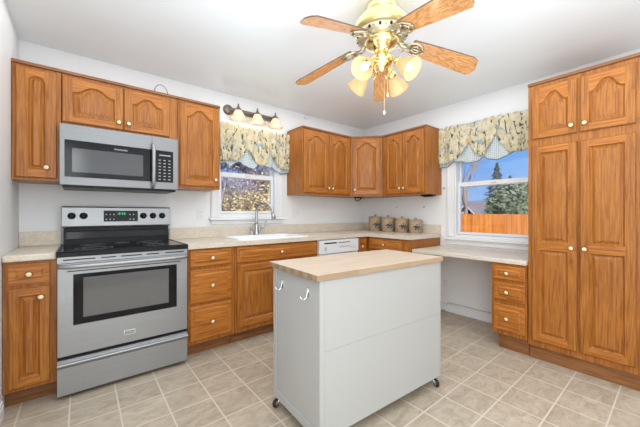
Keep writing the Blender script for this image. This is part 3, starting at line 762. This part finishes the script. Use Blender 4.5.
# ------------------------------------------------------------------ ceiling fan
FX, FY, FB = 1.792, -1.920, 2.245
f = thing('ceiling_fan', 'brass flush-mount ceiling fan with five oak blades and four lamps', 'ceiling fan', (FX, FY, H))
dzf = lambda z: z - H
m = MB(BRASS); m.lathe([(0, 0), (.084, 0), (.087, -.012), (.080, -.03), (.076, -.052), (0, -.052)], (0, 0, -.0005), n=32, cap=False); m.build('canopy', f)
m = MB(BRASSP, BRASS); m.lathe([(.07, -.045), (.085, -.052), (.125, -.080), (.158, -.118), (.170, -.150), (.168, -.170), (.150, -.182), (.12, -.188), (0, -.189)], n=40, cap=False); mot = m.build('motor_housing', f)
m = MB(SILVER, BLACK)      # pierced ornamental ring
m.lathe([(.125, -.186), (.158, -.188), (.150, -.206), (.118, -.222), (.09, -.224)], n=40, cap=False)
for i in range(30):
    a = 2 * PI * i / 30; m.ball((.146 * math.cos(a), .148 * math.sin(a), -.200), .010, (1, 1, 1), 8, 0 if i % 2 else 1)
m.build('ornamental_ring', mot)
m = MB(BRASS); m.lathe([(.10, -.222), (.105, -.240), (.075, -.262), (.048, -.28), (.045, -.305), (.068, -.325), (.072, -.350), (.06, -.370), (.03, -.385), (.02, -.405), (.0, -.415)], n=30, cap=False); hub = m.build('hub', f)
OBL = oak('fan_blade_oak', True, (.36, .15, .06), (.56, .27, .10), (.70, .38, .17), .25)
OBL_EDGE = pm('blade_edge', (.10, .05, .03), .5)
def blades():
    for i in range(5):
        fan_blade(f, R(39 + 72 * i))
# each blade turned in its own frame so that the grain follows it
def fan_blade(parent, ang):
    tilt = R(-13)
    def P(u, v, w=0): return (u, v * math.cos(tilt), dzf(FB) - .26 * u + v * math.sin(tilt) + w)
    m = MB(OBL, OBL_EDGE)
    out = [(.195, -.050), (.26, -.056), (.40, -.064), (.565, -.070), (.595, -.055), (.618, .010), (.608, .050), (.585, .070), (.40, .064), (.26, .056), (.195, .050), (.185, .0)]
    A = [m.bm.verts.new(P(u, v, .004)) for u, v in out]; B = [m.bm.verts.new(P(u, v, -.004)) for u, v in out]
    m.bm.faces.new(A); m.bm.faces.new(B[::-1])
    for i in range(len(out)): m.bm.faces.new((A[i], B[i], B[(i + 1) % len(out)], A[(i + 1) % len(out)])).material_index = 1
    b = m.build('blade', parent); b.rotation_euler = (0, 0, ang)
    m = MB(SILVER)
    m.tube([P(.09, 0, .02), P(.13, 0, -.014), P(.18, 0, -.012)], [.016, .012, .010], 8)
    for sg in (-1, 1):
        m.tube([P(.14, 0, -.014), P(.170, .030 * sg, -.013), P(.205, .046 * sg, -.012), P(.240, .038 * sg, -.010), P(.262, .012 * sg, -.010), P(.266, 0, -.010)], .0065, 6)
        m.tube([P(.185, 0, -.012), P(.205, .020 * sg, -.011), P(.225, .020 * sg, -.010), P(.24, 0, -.010)], .0055, 6)
        m.tube([P(.13, .006 * sg, -.014), P(.15, .030 * sg, -.018), P(.135, .042 * sg, -.02), P(.120, .030 * sg, -.018)], .0045, 6)
        m.ball(P(.215, .032 * sg, -.014), .007)
    m.tube([P(.18, 0, -.012), P(.266, 0, -.010)], .0055, 6)
    m.build('blade_iron', b)
blades()
def bell(m, o, ax, r0, r1, ln, n=24, square=0):
    m.lathe([(r0, 0), (r0 * 1.25, ln * .12), (r0 * 1.55, ln * .35), (r0 * 1.9, ln * .60), (r1 * .86, ln * .84), (r1, ln), (r1 * .97, ln), (r1 * .83, ln * .84), (r0 * 1.8, ln * .60), (r0 * 1.45, ln * .35), (r0 * 1.15, ln * .12), (r0 * .9, 0)], o, ax, n, cap=False)
for i in range(4):
    a = R(6 + 90 * i); ca, sa = math.cos(a), math.sin(a)
    m = MB(BRASS)
    m.tube([(.05 * ca, .05 * sa, -.347), (.085 * ca, .085 * sa, -.367), (.115 * ca, .115 * sa, -.377), (.130 * ca, .130 * sa, -.392), (.132 * ca, .132 * sa, -.407)][:5], .008, 8)
    m.tube([(.055 * ca, .055 * sa, -.372), (.075 * ca, .075 * sa, -.417), (.055 * ca, .055 * sa, -.437), (.04 * ca, .04 * sa, -.417)], .005, 6)
    arm = m.build('lamp_arm', hub)
    ax = Vector((ca * .78, sa * .78, -.63)).normalized(); o0 = Vector((.118 * ca, .118 * sa, -.394))
    m = MB(BRASS); m.lathe([(0, -.03), (.018, -.03), (.026, -.012), (.027, .012), (.0, .012)], o0, ax, 16, cap=False); fit = m.build('shade_holder', hub)
    m = MB(SHADE2); bell(m, o0 + ax * .008, ax, .027, .068, .105); sh = m.build('lamp_shade', f)
    m = MB(BULB); c0 = o0 + ax * .066; m.lathe([(.0, -.045), (.012, -.04), (.014, -.02), (.023, .0), (.023, .012), (.015, .026), (0, .032)], c0, ax, 14, cap=False); m.build('bulb', f)
    q = Vector((FX, FY, H)) + o0 + ax * .10
    l = lamp('fan_bulb_light', 'POINT', q, .4, (1, .87, .66), shadow_soft_size=.03)
for dx_, ln in ((-.012, .30), (.02, .185)):
    m = MB(BRASS); ox, oy = (.0 + dx_, -.03)
    m.tube([(ox, oy, -.385), (ox, oy, -.375 - ln)], .0014, 5); ch = m.build('pull_chain', f)
    m = MB(WHITE); m.lathe([(0, .018), (.004, .015), (.007, .0), (.005, -.008), (0, -.01)], (ox, oy, -.375 - ln), n=10, cap=False); m.build('chain_pull', ch)

# ------------------------------------------------------------------ vanity light above the sink window
v = thing('vanity_light', 'three-lamp pewter bar light with bell shades above the sink window', 'light fixture', (1.875, 0, 2.272))
m = MB(PEWTER); m.box(-.29, .29, -.030, -.001, -.026, .026)
for s_ in (-1, 1): m.lathe([(0, .001), (.055, .001), (.055, .012), (.045, .024), (.025, .032), (0, .034)], (.29 * s_, 0, 0), (0, -1, 0), 24, cap=False)
m.tube([(-.29, -.03, .0), (.29, -.03, .0)], .016, 12); m.build('back_plate', v, bevel=.002)
for i, dx_ in enumerate((-.215, .008, .238)):
    m = MB(PEWTER); m.tube([(dx_, -.03, .0), (dx_, -.075, .018), (dx_, -.10, .012)], .008, 8)
    m.lathe([(0, .075), (.006, .066), (.010, .055), (.006, .048), (.012, .040), (.014, .028), (.030, .012), (.032, .0), (0, -.002)], (dx_, -.10, -.012), n=16, cap=False); ar = m.build('lamp_arm', v)
    m = MB(SHADE); bell(m, (dx_, -.10, -.016), (0, 0, -1), .034, .094, .092); m.build('lamp_shade', v)
    m = MB(BULB); m.lathe([(0, .035), (.013, .03), (.015, .015), (.027, -.008), (.026, -.022), (.016, -.034), (0, -.038)], (dx_, -.10, -.062), n=14, cap=False); m.build('bulb', v)
    lamp('vanity_bulb_light', 'POINT', (1.875 + dx_, -.10, 2.272 - .085), 1.1, (1, .87, .66), shadow_soft_size=.03)

# ------------------------------------------------------------------ valances
def cloth(parent, name, mat, w, ztop, zbot, y0, amp, waves, ph=0, s0=0., s1=1., head=.0, nx=150, nz=14, gather=1.0):
    """gathered cloth hanging from x=0..w; zbot(s) gives the hem height; returns object; UV carries real size"""
    m = MB(mat); bm = m.bm; uvl = bm.loops.layers.uv.new('UVMap'); grid = []; uv = {}
    for i in range(nx + 1):
        s_ = s0 + (s1 - s0) * i / nx; row = []
        zt = ztop(s_) if callable(ztop) else ztop; zb = zbot(s_)
        for j in range(nz + 1):
            t = j / nz; z = zt + (zb - zt) * t
            fold = amp * (.45 + .75 * t) * (math.sin(2 * PI * waves * s_ + ph + .35 * math.sin(9 * s_ + t)) + .35 * math.sin(2 * PI * waves * 2.3 * s_ + 1.3 + t * 1.5))
            v_ = bm.verts.new((s_ * w, -y0 - fold, z)); uv[v_] = (s_ * w * gather, z); row.append(v_)
        grid.append(row)
    for i in range(nx):
        for j in range(nz):
            f_ = bm.faces.new((grid[i][j], grid[i + 1][j], grid[i + 1][j + 1], grid[i][j + 1])); f_.smooth = True
            for lp in f_.loops: lp[uvl].uv = uv[lp.vert]
    hem = [tuple(r_[-1].co) for r_ in grid]
    o = m.build(name, parent, solid=.0015, raw=True)
    return o, hem
def lerp_profile(pts):
    def fn(s_):
        for (a, za), (b, zb) in zip(pts, pts[1:]):
            if a <= s_ <= b:
                t = (s_ - a) / (b - a) if b > a else 0; t = t * t * (3 - 2 * t) * .6 + t * .4
                return za + (zb - za) * t
        return pts[-1][1]
    return fn
def valance(label, loc, rz, w, ztop, floral_pts, check_pts):
    v = thing('valance', label, 'valance', loc, rz, None)
    head = lambda s_: ztop + .022 * abs(math.sin(46 * s_)) * (.6 + .4 * math.sin(13 * s_)) 
    fl, hem = cloth(v, 'floral_swag', FLORAL, w, head, lerp_profile(floral_pts), .062, .013, 8)
    ck, hem2 = cloth(v, 'check_lining', GINGHAM, w, ztop - .06, lerp_profile(check_pts), .034, .006, 6, .8)
    m = MB(NAVY); m.tube(hem2[::2], .003, 5); m.build('piping', ck)
    m = MB(TRIM); m.tube([(-.0, -.048, ztop - .045), (w, -.048, ztop - .045)], .007, 10)
    for x in (.0, w): m.tube([(x, -.001, ztop - .045), (x, -.048, ztop - .045)], .007, 8)
    m.build('curtain_rod', v)
    return v
valance('floral gathered valance with blue check scallops on the sink window', (1.475, 0, 0), 0, .862, 2.105,
        [(0, 1.70), (.07, 1.71), (.13, 1.73), (.22, 1.72), (.30, 1.79), (.376, 1.86), (.44, 1.77), (.50, 1.71), (.57, 1.68), (.63, 1.73), (.70, 1.88), (.76, 1.76), (.82, 1.70), (.92, 1.68), (1, 1.69)],
        [(0, 1.675), (.08, 1.70), (.139, 1.655), (.20, 1.70), (.265, 1.723), (.33, 1.68), (.396, 1.665), (.46, 1.655), (.516, 1.70), (.569, 1.737), (.63, 1.70), (.695, 1.69), (.74, 1.70), (.79, 1.66), (.88, 1.63), (1, 1.66)])
valance('floral gathered valance with blue check points on the right window', (W, -1.235, 0), -PI / 2, 1.04, 2.150,
        [(0, 1.74), (.10, 1.73), (.20, 1.77), (.27, 1.83), (.345, 1.93), (.40, 1.83), (.45, 1.78), (.50, 1.775), (.55, 1.87), (.605, 1.98), (.66, 1.87), (.72, 1.77), (.86, 1.765), (1, 1.80)],
        [(0, 1.705), (.10, 1.705), (.18, 1.75), (.25, 1.745), (.33, 1.715), (.42, 1.725), (.49, 1.765), (.54, 1.73), (.62, 1.715), (.69, 1.735), (.76, 1.775), (1, 1.80)])

# ------------------------------------------------------------------ small fittings
def plate(name, label, cat, loc, rz, w=.07, h_=.115, kind='outlet'):
    o = thing(name, label, cat, loc, rz)
    m = MB(TRIM); m.box(-w / 2, w / 2, -.006, -.0008, -h_ / 2, h_ / 2); p = m.build('cover_plate', o, bevel=.002)
    n = max(1, round(w / .07)); 
    for i in range(n):
        cx_ = (i - (n - 1) / 2) * .046
        if kind == 'outlet':
            m = MB(WHITE, GREYP)
            for s_ in (-1, 1):
                m.box(cx_ - .016, cx_ + .016, -.0085, -.0062, s_ * .021 - .013, s_ * .021 + .013)
                for q in (-1, 1): m.box(cx_ + q * .006 - .001, cx_ + q * .006 + .001, -.0088, -.0084, s_ * .021 - .003, s_ * .021 + .006, 1)
            m.build('socket', o)
        else:
            m = MB(WHITE); m.box(cx_ - .012, cx_ + .012, -.0075, -.0062, -.028, .028); m.box(cx_ - .006, cx_ + .006, -.016, -.0076, -.004, .014); m.build('switch', o, bevel=.001)
    return o
plate('wall_outlet', 'white outlet plate on the back wall left of the sink window', 'outlet', (1.300, 0, 1.150), 0)
plate('wall_switch', 'white double switch plate on the back wall right of the sink window', 'switch', (2.462, 0, 1.165), 0, .115, .115, 'switch')
plate('wall_outlet', 'white outlet plate low on the right wall under the desk', 'outlet', (W, -1.300, .33), -PI / 2)
m = MB(CABLE); m.tube([(.833 + .052 - .052 * math.cos(PI * i / 12), -.29, UZ1 + .024 + .078 * math.sin(PI * i / 12)) for i in range(13)], .0028, 6)
tag(m.build('cable_loop', loc=(.885, -.29, UZ1 + .022)), 'thin dark cable looping above the cabinet over the microwave', 'cable')
o = thing('paper_towel_bracket', 'black bracket under the diagonal corner wall cabinet', 'bracket', (3.30, -.28, UZ0 - .0005))
m = MB(BLACK); m.box(-.06, .07, -.02, .02, -.012, 0); m.build('mount', o, bevel=.002)
m = MB(BLACK); m.tube([(-.05, 0, -.012), (-.055, 0, -.03), (-.035, 0, -.05), (.0, 0, -.055), (.05, 0, -.03), (.065, 0, -.012)], .006, 8); m.build('arm', o)
o = thing('puck_light', 'small flat black box under the wall cabinet near the right window', 'cabinet light', (3.58, -1.165, UZ0 - .0005))
m = MB(BLACK); m.box(-.05, .05, -.07, .07, -.016, 0); m.box(-.035, .035, -.05, .05, -.026, -.016); m.build('housing', o, bevel=.003)
for y, z, lb in ((-.605, 1.245, 'small wall hook nearest the corner above the canisters'), (-1.016, 1.24, 'small wall hook below the wall cabinet end, right of the canisters')):
    m = MB(NICKEL); m.lathe([(0, 0), (.010, 0), (.010, .003), (.004, .006), (.004, .014), (.007, .016), (0, .018)], (W - .0008, y, z), (-1, 0, 0), 10, cap=False)
    tag(m.build('wall_hook', loc=(W, y, z)), lb, 'hook')
m = MB(NICKEL); m.lathe([(0, 0), (.010, 0), (.010, .003), (.004, .006), (.004, .014), (.007, .016), (0, .018)], (W - .0008, -1.285, 1.46), (-1, 0, 0), 10, cap=False)
tag(m.build('wall_hook', loc=(W, -1.285, 1.46)), 'small wall hook between the right wall cabinet and the window casing', 'hook')
m = MB(TRIM); m.lathe([(0, 0), (.028, 0), (.026, .012), (.012, .018), (0, .019)], (2.62, -.0008, 2.41), (0, -1, 0), 18, cap=False)
tag(m.build('alarm_sensor', loc=(2.62, 0, 2.41)), 'small round white sensor high on the back wall above the cabinets', 'sensor')
o = thing('cable_box', 'small grey jack box on the baseboard under the desk', 'jack', (W - .015, -1.295, .02), -PI / 2)
m = MB(TRIM); m.box(-.03, .03, -.032, 0, 0, .075); m.build('housing', o, bevel=.003)
m = MB(GREYP); m.tube([(.03, -.008, .06), (.05, -.006, .088), (.12, -.004, .091), (.30, -.004, .089), (.72, -.004, .0885)], .0028, 6); m.build('cable', o)

# ------------------------------------------------------------------ outdoors
GZ = -.65
def ground_mat():
    m, nt, b = new_mat('dry_grass')
    n = noise(nt, coords(nt), 1.6, 6, .7)
    r_ = ramp(nt, [(.3, (.16, .12, .07)), (.5, (.30, .24, .13)), (.7, (.42, .33, .17))], n.outputs[0]); nt.links.new(r_.outputs[0], b.inputs['Base Color'])
    b.inputs['Roughness'].default_value = 1; return m
m = MB(ground_mat())
n = 40
def gh(x, y):
    d_ = max(0, y - 9) ; return GZ + .14 * d_ ** 1.1 * (1 if x < 14 else max(0, 1 - (x - 14) / 8)) + .12 * math.sin(x * .5) * math.cos(y * .4)
gv = [[m.bm.verts.new((-14 + 74 * i / n, -34 + 74 * j / n, gh(-14 + 74 * i / n, -34 + 74 * j / n) if not (-3 < -14 + 74 * i / n < 7 and -34 + 74 * j / n < 3) else GZ)) for j in range(n + 1)] for i in range(n + 1)]
for i in range(n):
    for j in range(n): m.bm.faces.new((gv[i][j], gv[i + 1][j], gv[i + 1][j + 1], gv[i][j + 1])).smooth = True
o = m.build('ground'); struct(o)

def cedar():
    m, nt, b = new_mat('cedar_fence')
    n1 = noise(nt, coords(nt, False, (1, 1, .1)), 9, 4)
    r_ = ramp(nt, [(.3, (.66, .20, .028)), (.7, (.95, .35, .06))], n1.outputs[0]); nt.links.new(r_.outputs[0], b.inputs['Base Color']); b.inputs['Roughness'].default_value = .7
    return m
CED = cedar()
fe = thing('fence', 'orange cedar board fence across the yard outside the right window', 'fence', (12, 3, GZ - .2))
m = MB(CED); y = -6.2; 
while y < 6.2:
    m.box(-.01, .01, y, y + .142, .1, 1.985 + random.uniform(-.006, .006)); y += .150
m.build('board_panel', fe)
for y in (-5, -2.6, -.2, 2.2, 4.6):
    m = MB(CED); m.box(.04, .13, y, y + .09, 0, 2.0); m.build('post', fe)
m = MB(CED); m.box(.011, .039, -6.2, 6.2, .4, .49); m.box(.011, .039, -6.2, 6.2, 1.6, 1.69); m.build('rail', fe)

# neighbour's house
ROOF = pm('grey_shingles', (.30, .25, .25), .9); SIDE = pm('pale_siding', (.62, .56, .50), .8); PORCH = pm('white_fascia', (.8, .8, .8), .6)
hs = thing('house', 'grey-roofed neighbouring house beyond the fence', 'house', (26, 7.4, GZ - .2))
m = MB(SIDE); m.box(0, 5, -.95, 2.6, 0, 2.1); m.build('wall', hs)
m = MB(ROOF); m.prism([(-.6, 1.95), (2.2, 3.15), (5.6, 1.95), (5.6, 1.83), (2.2, 3.0), (-.6, 1.83)], 1, -1.25, 2.9)
m.prism([(.25, 2.0), (.95, 2.75), (1.75, 1.95), (1.75, 1.85), (.95, 2.62), (.25, 1.9)], 0, -.9, 1.6); m.build('roof', hs)
m = MB(SIDE, PORCH); m.prism([(.38, 1.9), (.95, 2.6), (1.6, 1.9)], 0, -.5, 1.2); m.build('dormer', hs)
m = MB(PORCH); m.box(-.65, -.60, -1.25, 2.9, 1.78, 1.9); m.prism([(.2, 2.0), (.95, 2.78), (1.8, 1.93), (1.8, 1.85), (.95, 2.68), (.2, 1.92)], 0, -.95, -.901); m.build('fascia', hs)
m = MB(BLKG); m.box(-.53, -.505, .72, 1.15, 2.0, 2.3); m.build('window', hs)

BARK = pm('grey_bark', (.30, .24, .22), .95); BARKP = pm('brown_twigs', (.28, .20, .20), .95); BARKM = pm('mauve_bark', (.34, .27, .30), .95); BARKL = pm('pale_bark', (.40, .33, .30), .95)
def leafmat(name, c1, c2):
    m, nt, b = new_mat(name); g = N(nt, 'ShaderNodeNewGeometry')
    r_ = ramp(nt, [(0, c1), (1, c2)], g.outputs['Random Per Island']); nt.links.new(r_.outputs[0], b.inputs['Base Color']); b.inputs['Roughness'].default_value = .8; return m
GOLD = leafmat('golden_leaves', (.72, .54, .26), (.95, .84, .48)); NEED = leafmat('spruce_needles', (.10, .15, .08), (.36, .42, .26)); MAUVE = leafmat('dry_brown_leaves', (.70, .58, .62), (.96, .88, .94))
def bare_tree(name, label, loc, hgt, r0, seed, mat=BARK, levels=5, leaf=None, nleaf=0, spread=.6, lean=(0, 0), lsize=.09):
    rnd = random.Random(seed); t = thing(name, label, 'tree', loc)
    m = MB(mat); tips = []
    def grow(p, d, ln, r_, lv):
        pts = [p]; q = p.copy(); dd = d.copy()
        for i in range(3):
            dd = (dd + Vector((rnd.uniform(-1, 1), rnd.uniform(-1, 1), rnd.uniform(-.4, .8))) * .14).normalized(); q = q + dd * ln / 3; pts.append(q.copy())
        e_ = r_ * .62; m.tube(pts, [r_ + (e_ - r_) * i / 3 for i in range(4)], 6 if lv < 2 else 4 if lv < 4 else 3, cap=False)
        if lv >= levels - 2: tips.extend(pts[1:])
        if lv >= levels: return
        for k_ in range(3 if lv < 3 else 3 + (rnd.random() < .5)):
            base_ = pts[rnd.choice((1, 2, 3, 3))] if lv else pts[rnd.choice((2, 3, 3))]
            dr_ = (dd * (1 - spread * .45) + Vector((rnd.uniform(-1, 1), rnd.uniform(-1, 1), rnd.uniform(-.25, .75))) * spread).normalized()
            grow(base_, dr_, ln * rnd.uniform(.58, .8), e_ * rnd.uniform(.6, .85), lv + 1)
    grow(Vector((0, 0, 0)), Vector((lean[0], lean[1], 1)).normalized(), hgt * .36, r0, 0)
    m.build('trunk', t, raw=True)
    if leaf:
        m = MB(leaf)
        for k_ in range(nleaf):
            c_ = rnd.choice(tips) + Vector((rnd.gauss(0, .25), rnd.gauss(0, .25), rnd.gauss(0, .2))); a = Vector((rnd.uniform(-1, 1), rnd.uniform(-1, 1), rnd.uniform(-1, 1))).normalized(); b_ = a.orthogonal().normalized(); s_ = lsize * rnd.uniform(.6, 1.3)
            m.face([c_ - a * s_, c_ + b_ * s_ * .5, c_ + a * s_, c_ - b_ * s_ * .5])
        m.build('foliage', t, raw=True)
    return t
def spruce(name, label, loc, hgt, rad, seed, cnt, mat=NEED, top=0.0, size=.16):
    rnd = random.Random(seed); t = thing(name, label, 'tree', loc)
    m = MB(BARK); m.tube([(0, 0, 0), (0, 0, hgt * .97)], [.14, .02], 7); m.build('trunk', t)
    m = MB(mat)
    for k_ in range(cnt):
        h_ = rnd.random() ** 1.25; tier = .78 + .22 * math.cos(h_ * hgt * 9)
        rr = rad * ((1 - h_) ** 1.1 * (1 - top) + .03) * tier * math.sqrt(rnd.uniform(.25, 1)); a = rnd.uniform(0, 2 * PI)
        c_ = Vector((rr * math.cos(a), rr * math.sin(a), hgt * (.06 + .94 * h_) - rr * .18)); o_ = Vector((math.cos(a), math.sin(a), -.25 + rnd.uniform(-.2, .3))); sd_ = Vector((-math.sin(a), math.cos(a), rnd.uniform(-.4, .4))); s_ = size * rnd.uniform(.6, 1.3) * (1.15 - h_ * .6)
        m.face([c_ - o_ * s_ - sd_ * s_ * .35, c_ - o_ * s_ * .2 + sd_ * s_ * .4, c_ + o_ * s_, c_ + sd_ * -s_ * .4])
    m.build('foliage', t, raw=True)
    return t
# beyond the right window
spruce('spruce_tree', 'slender dark spruce rising above the evergreens outside the right window', (36, 9.91, GZ - .2), 7.6, 3.0, 3, 4500, size=.22)
spruce('spruce_tree', 'shorter spruce tip showing right of the slender one', (43, 10.95, GZ - .2), 6.85, 2.7, 4, 4000, size=.24)
def evergreen(label, loc, rx, ry, rz_, seed, cnt, mat=NEED):
    rnd = random.Random(seed); t = thing('evergreen_tree', label, 'tree', loc)
    m = MB(BARK); m.tube([(0, 0, 0), (0, 0, rz_ * 1.4)], [.16, .05], 7); m.build('trunk', t)
    m = MB(mat)
    blobs = [(rnd.uniform(-.6, .6) * rx, rnd.uniform(-.65, .65) * ry, rnd.uniform(.35, 1.45) * rz_, rnd.uniform(.3, .5)) for _ in range(16)]
    for k_ in range(cnt):
        b_ = rnd.choice(blobs); n_ = Vector((rnd.gauss(0, 1), rnd.gauss(0, 1), rnd.gauss(0, 1))).normalized(); c_ = Vector((b_[0] + n_.x * rx * b_[3], b_[1] + n_.y * ry * b_[3], max(.1, b_[2] + n_.z * rz_ * b_[3])))
        a = Vector((rnd.uniform(-1, 1), rnd.uniform(-1, 1), rnd.uniform(-1, .5))).normalized(); d_ = a.cross(n_).normalized() if a.cross(n_).length > .1 else a.orthogonal(); s_ = .15 * rnd.uniform(.6, 1.3)
        m.face([c_ - a * s_, c_ + d_ * s_ * .45, c_ + a * s_, c_ - d_ * s_ * .45])
    m.build('foliage', t, raw=True)
evergreen('broad bushy evergreen behind the fence outside the right window', (17.5, 1.30, GZ - .2), 1.4, 1.70, 2.2, 5, 14000)
evergreen('bushy evergreen behind the fence, mostly hidden by the pantry', (16.4, -2.4, GZ - .2), 1.3, 1.9, 1.75, 6, 7000)
evergreen('lower evergreen between the house and the broad evergreen', (20.5, 4.45, GZ - .2), .8, .42, 1.75, 8, 4500)
bare_tree('bare_tree', 'tall bare tree with a pale trunk at the left side of the right window', (12.9, 2.62, GZ - .2), 9.0, .10, 11, BARKL, 5, None, 0, .55)
bare_tree('bare_tree', 'thin bare tree left of the house outside the right window', (19, 6.2, GZ - .2), 7, .09, 12, BARKP, 5, None, 0, .65)
bare_tree('bare_tree', 'small brown bare tree before the evergreens outside the right window', (20, 4.2, GZ - .2), 4.2, .06, 13, BARKP, 5, None, 0, .75)
# beyond the sink window
bare_tree('golden_tree', 'golden-leaved tree nearest the sink window', (5.0, 6.2, GZ - .1), 3.5, .10, 21, BARKP, 5, GOLD, 3200, .8, lsize=.05)
bare_tree('golden_tree', 'golden-leaved tree behind the faucet farther out', (7.2, 9.0, GZ), 4.8, .13, 22, BARK, 5, GOLD, 4500, .8, lsize=.07)
bare_tree('bare_tree', 'bare purple-brown tree at the left of the sink window', (3.6, 5.6, GZ - .1), 6.0, .09, 23, BARKM, 6, MAUVE, 4500, .75, lsize=.06)
bare_tree('bare_tree', 'leaning dark bare tree at the right side of the sink window', (5.6, 5.6, GZ - .1), 6.5, .11, 24, BARKM, 5, None, 0, .7, (.25, 0))
for i, (x, y, hh, lb) in enumerate(((4.6, 10.5, 7.5, 'far bare tree behind the golden tree'), (8.2, 12.0, 8.5, 'farthest bare tree to the right beyond the sink window'), (6.0, 13.0, 8.5, 'far bare tree straight beyond the faucet'), (2.2, 9.5, 8, 'far bare tree left of the purple-brown one'))):
    bare_tree('bare_tree', lb, (x, y, gh(x, y) - .1), hh, .13, 30 + i, BARKM, 6, MAUVE, 15000, .75, lsize=.10)
for i, (x, y, hh, lb) in enumerate(((5.2, 9.2, 3.9, 'low lavender-grey brush straight beyond the sink window'), (3.7, 8.4, 3.6, 'low lavender-grey brush at the left beyond the sink window'), (7.0, 10.8, 4.6, 'low lavender-grey brush at the right beyond the sink window'))):
    bare_tree('brush', lb, (x, y, gh(x, y) - .1), hh, .07, 50 + i, BARKM, 5, MAUVE, 9000, .95, lsize=.06)
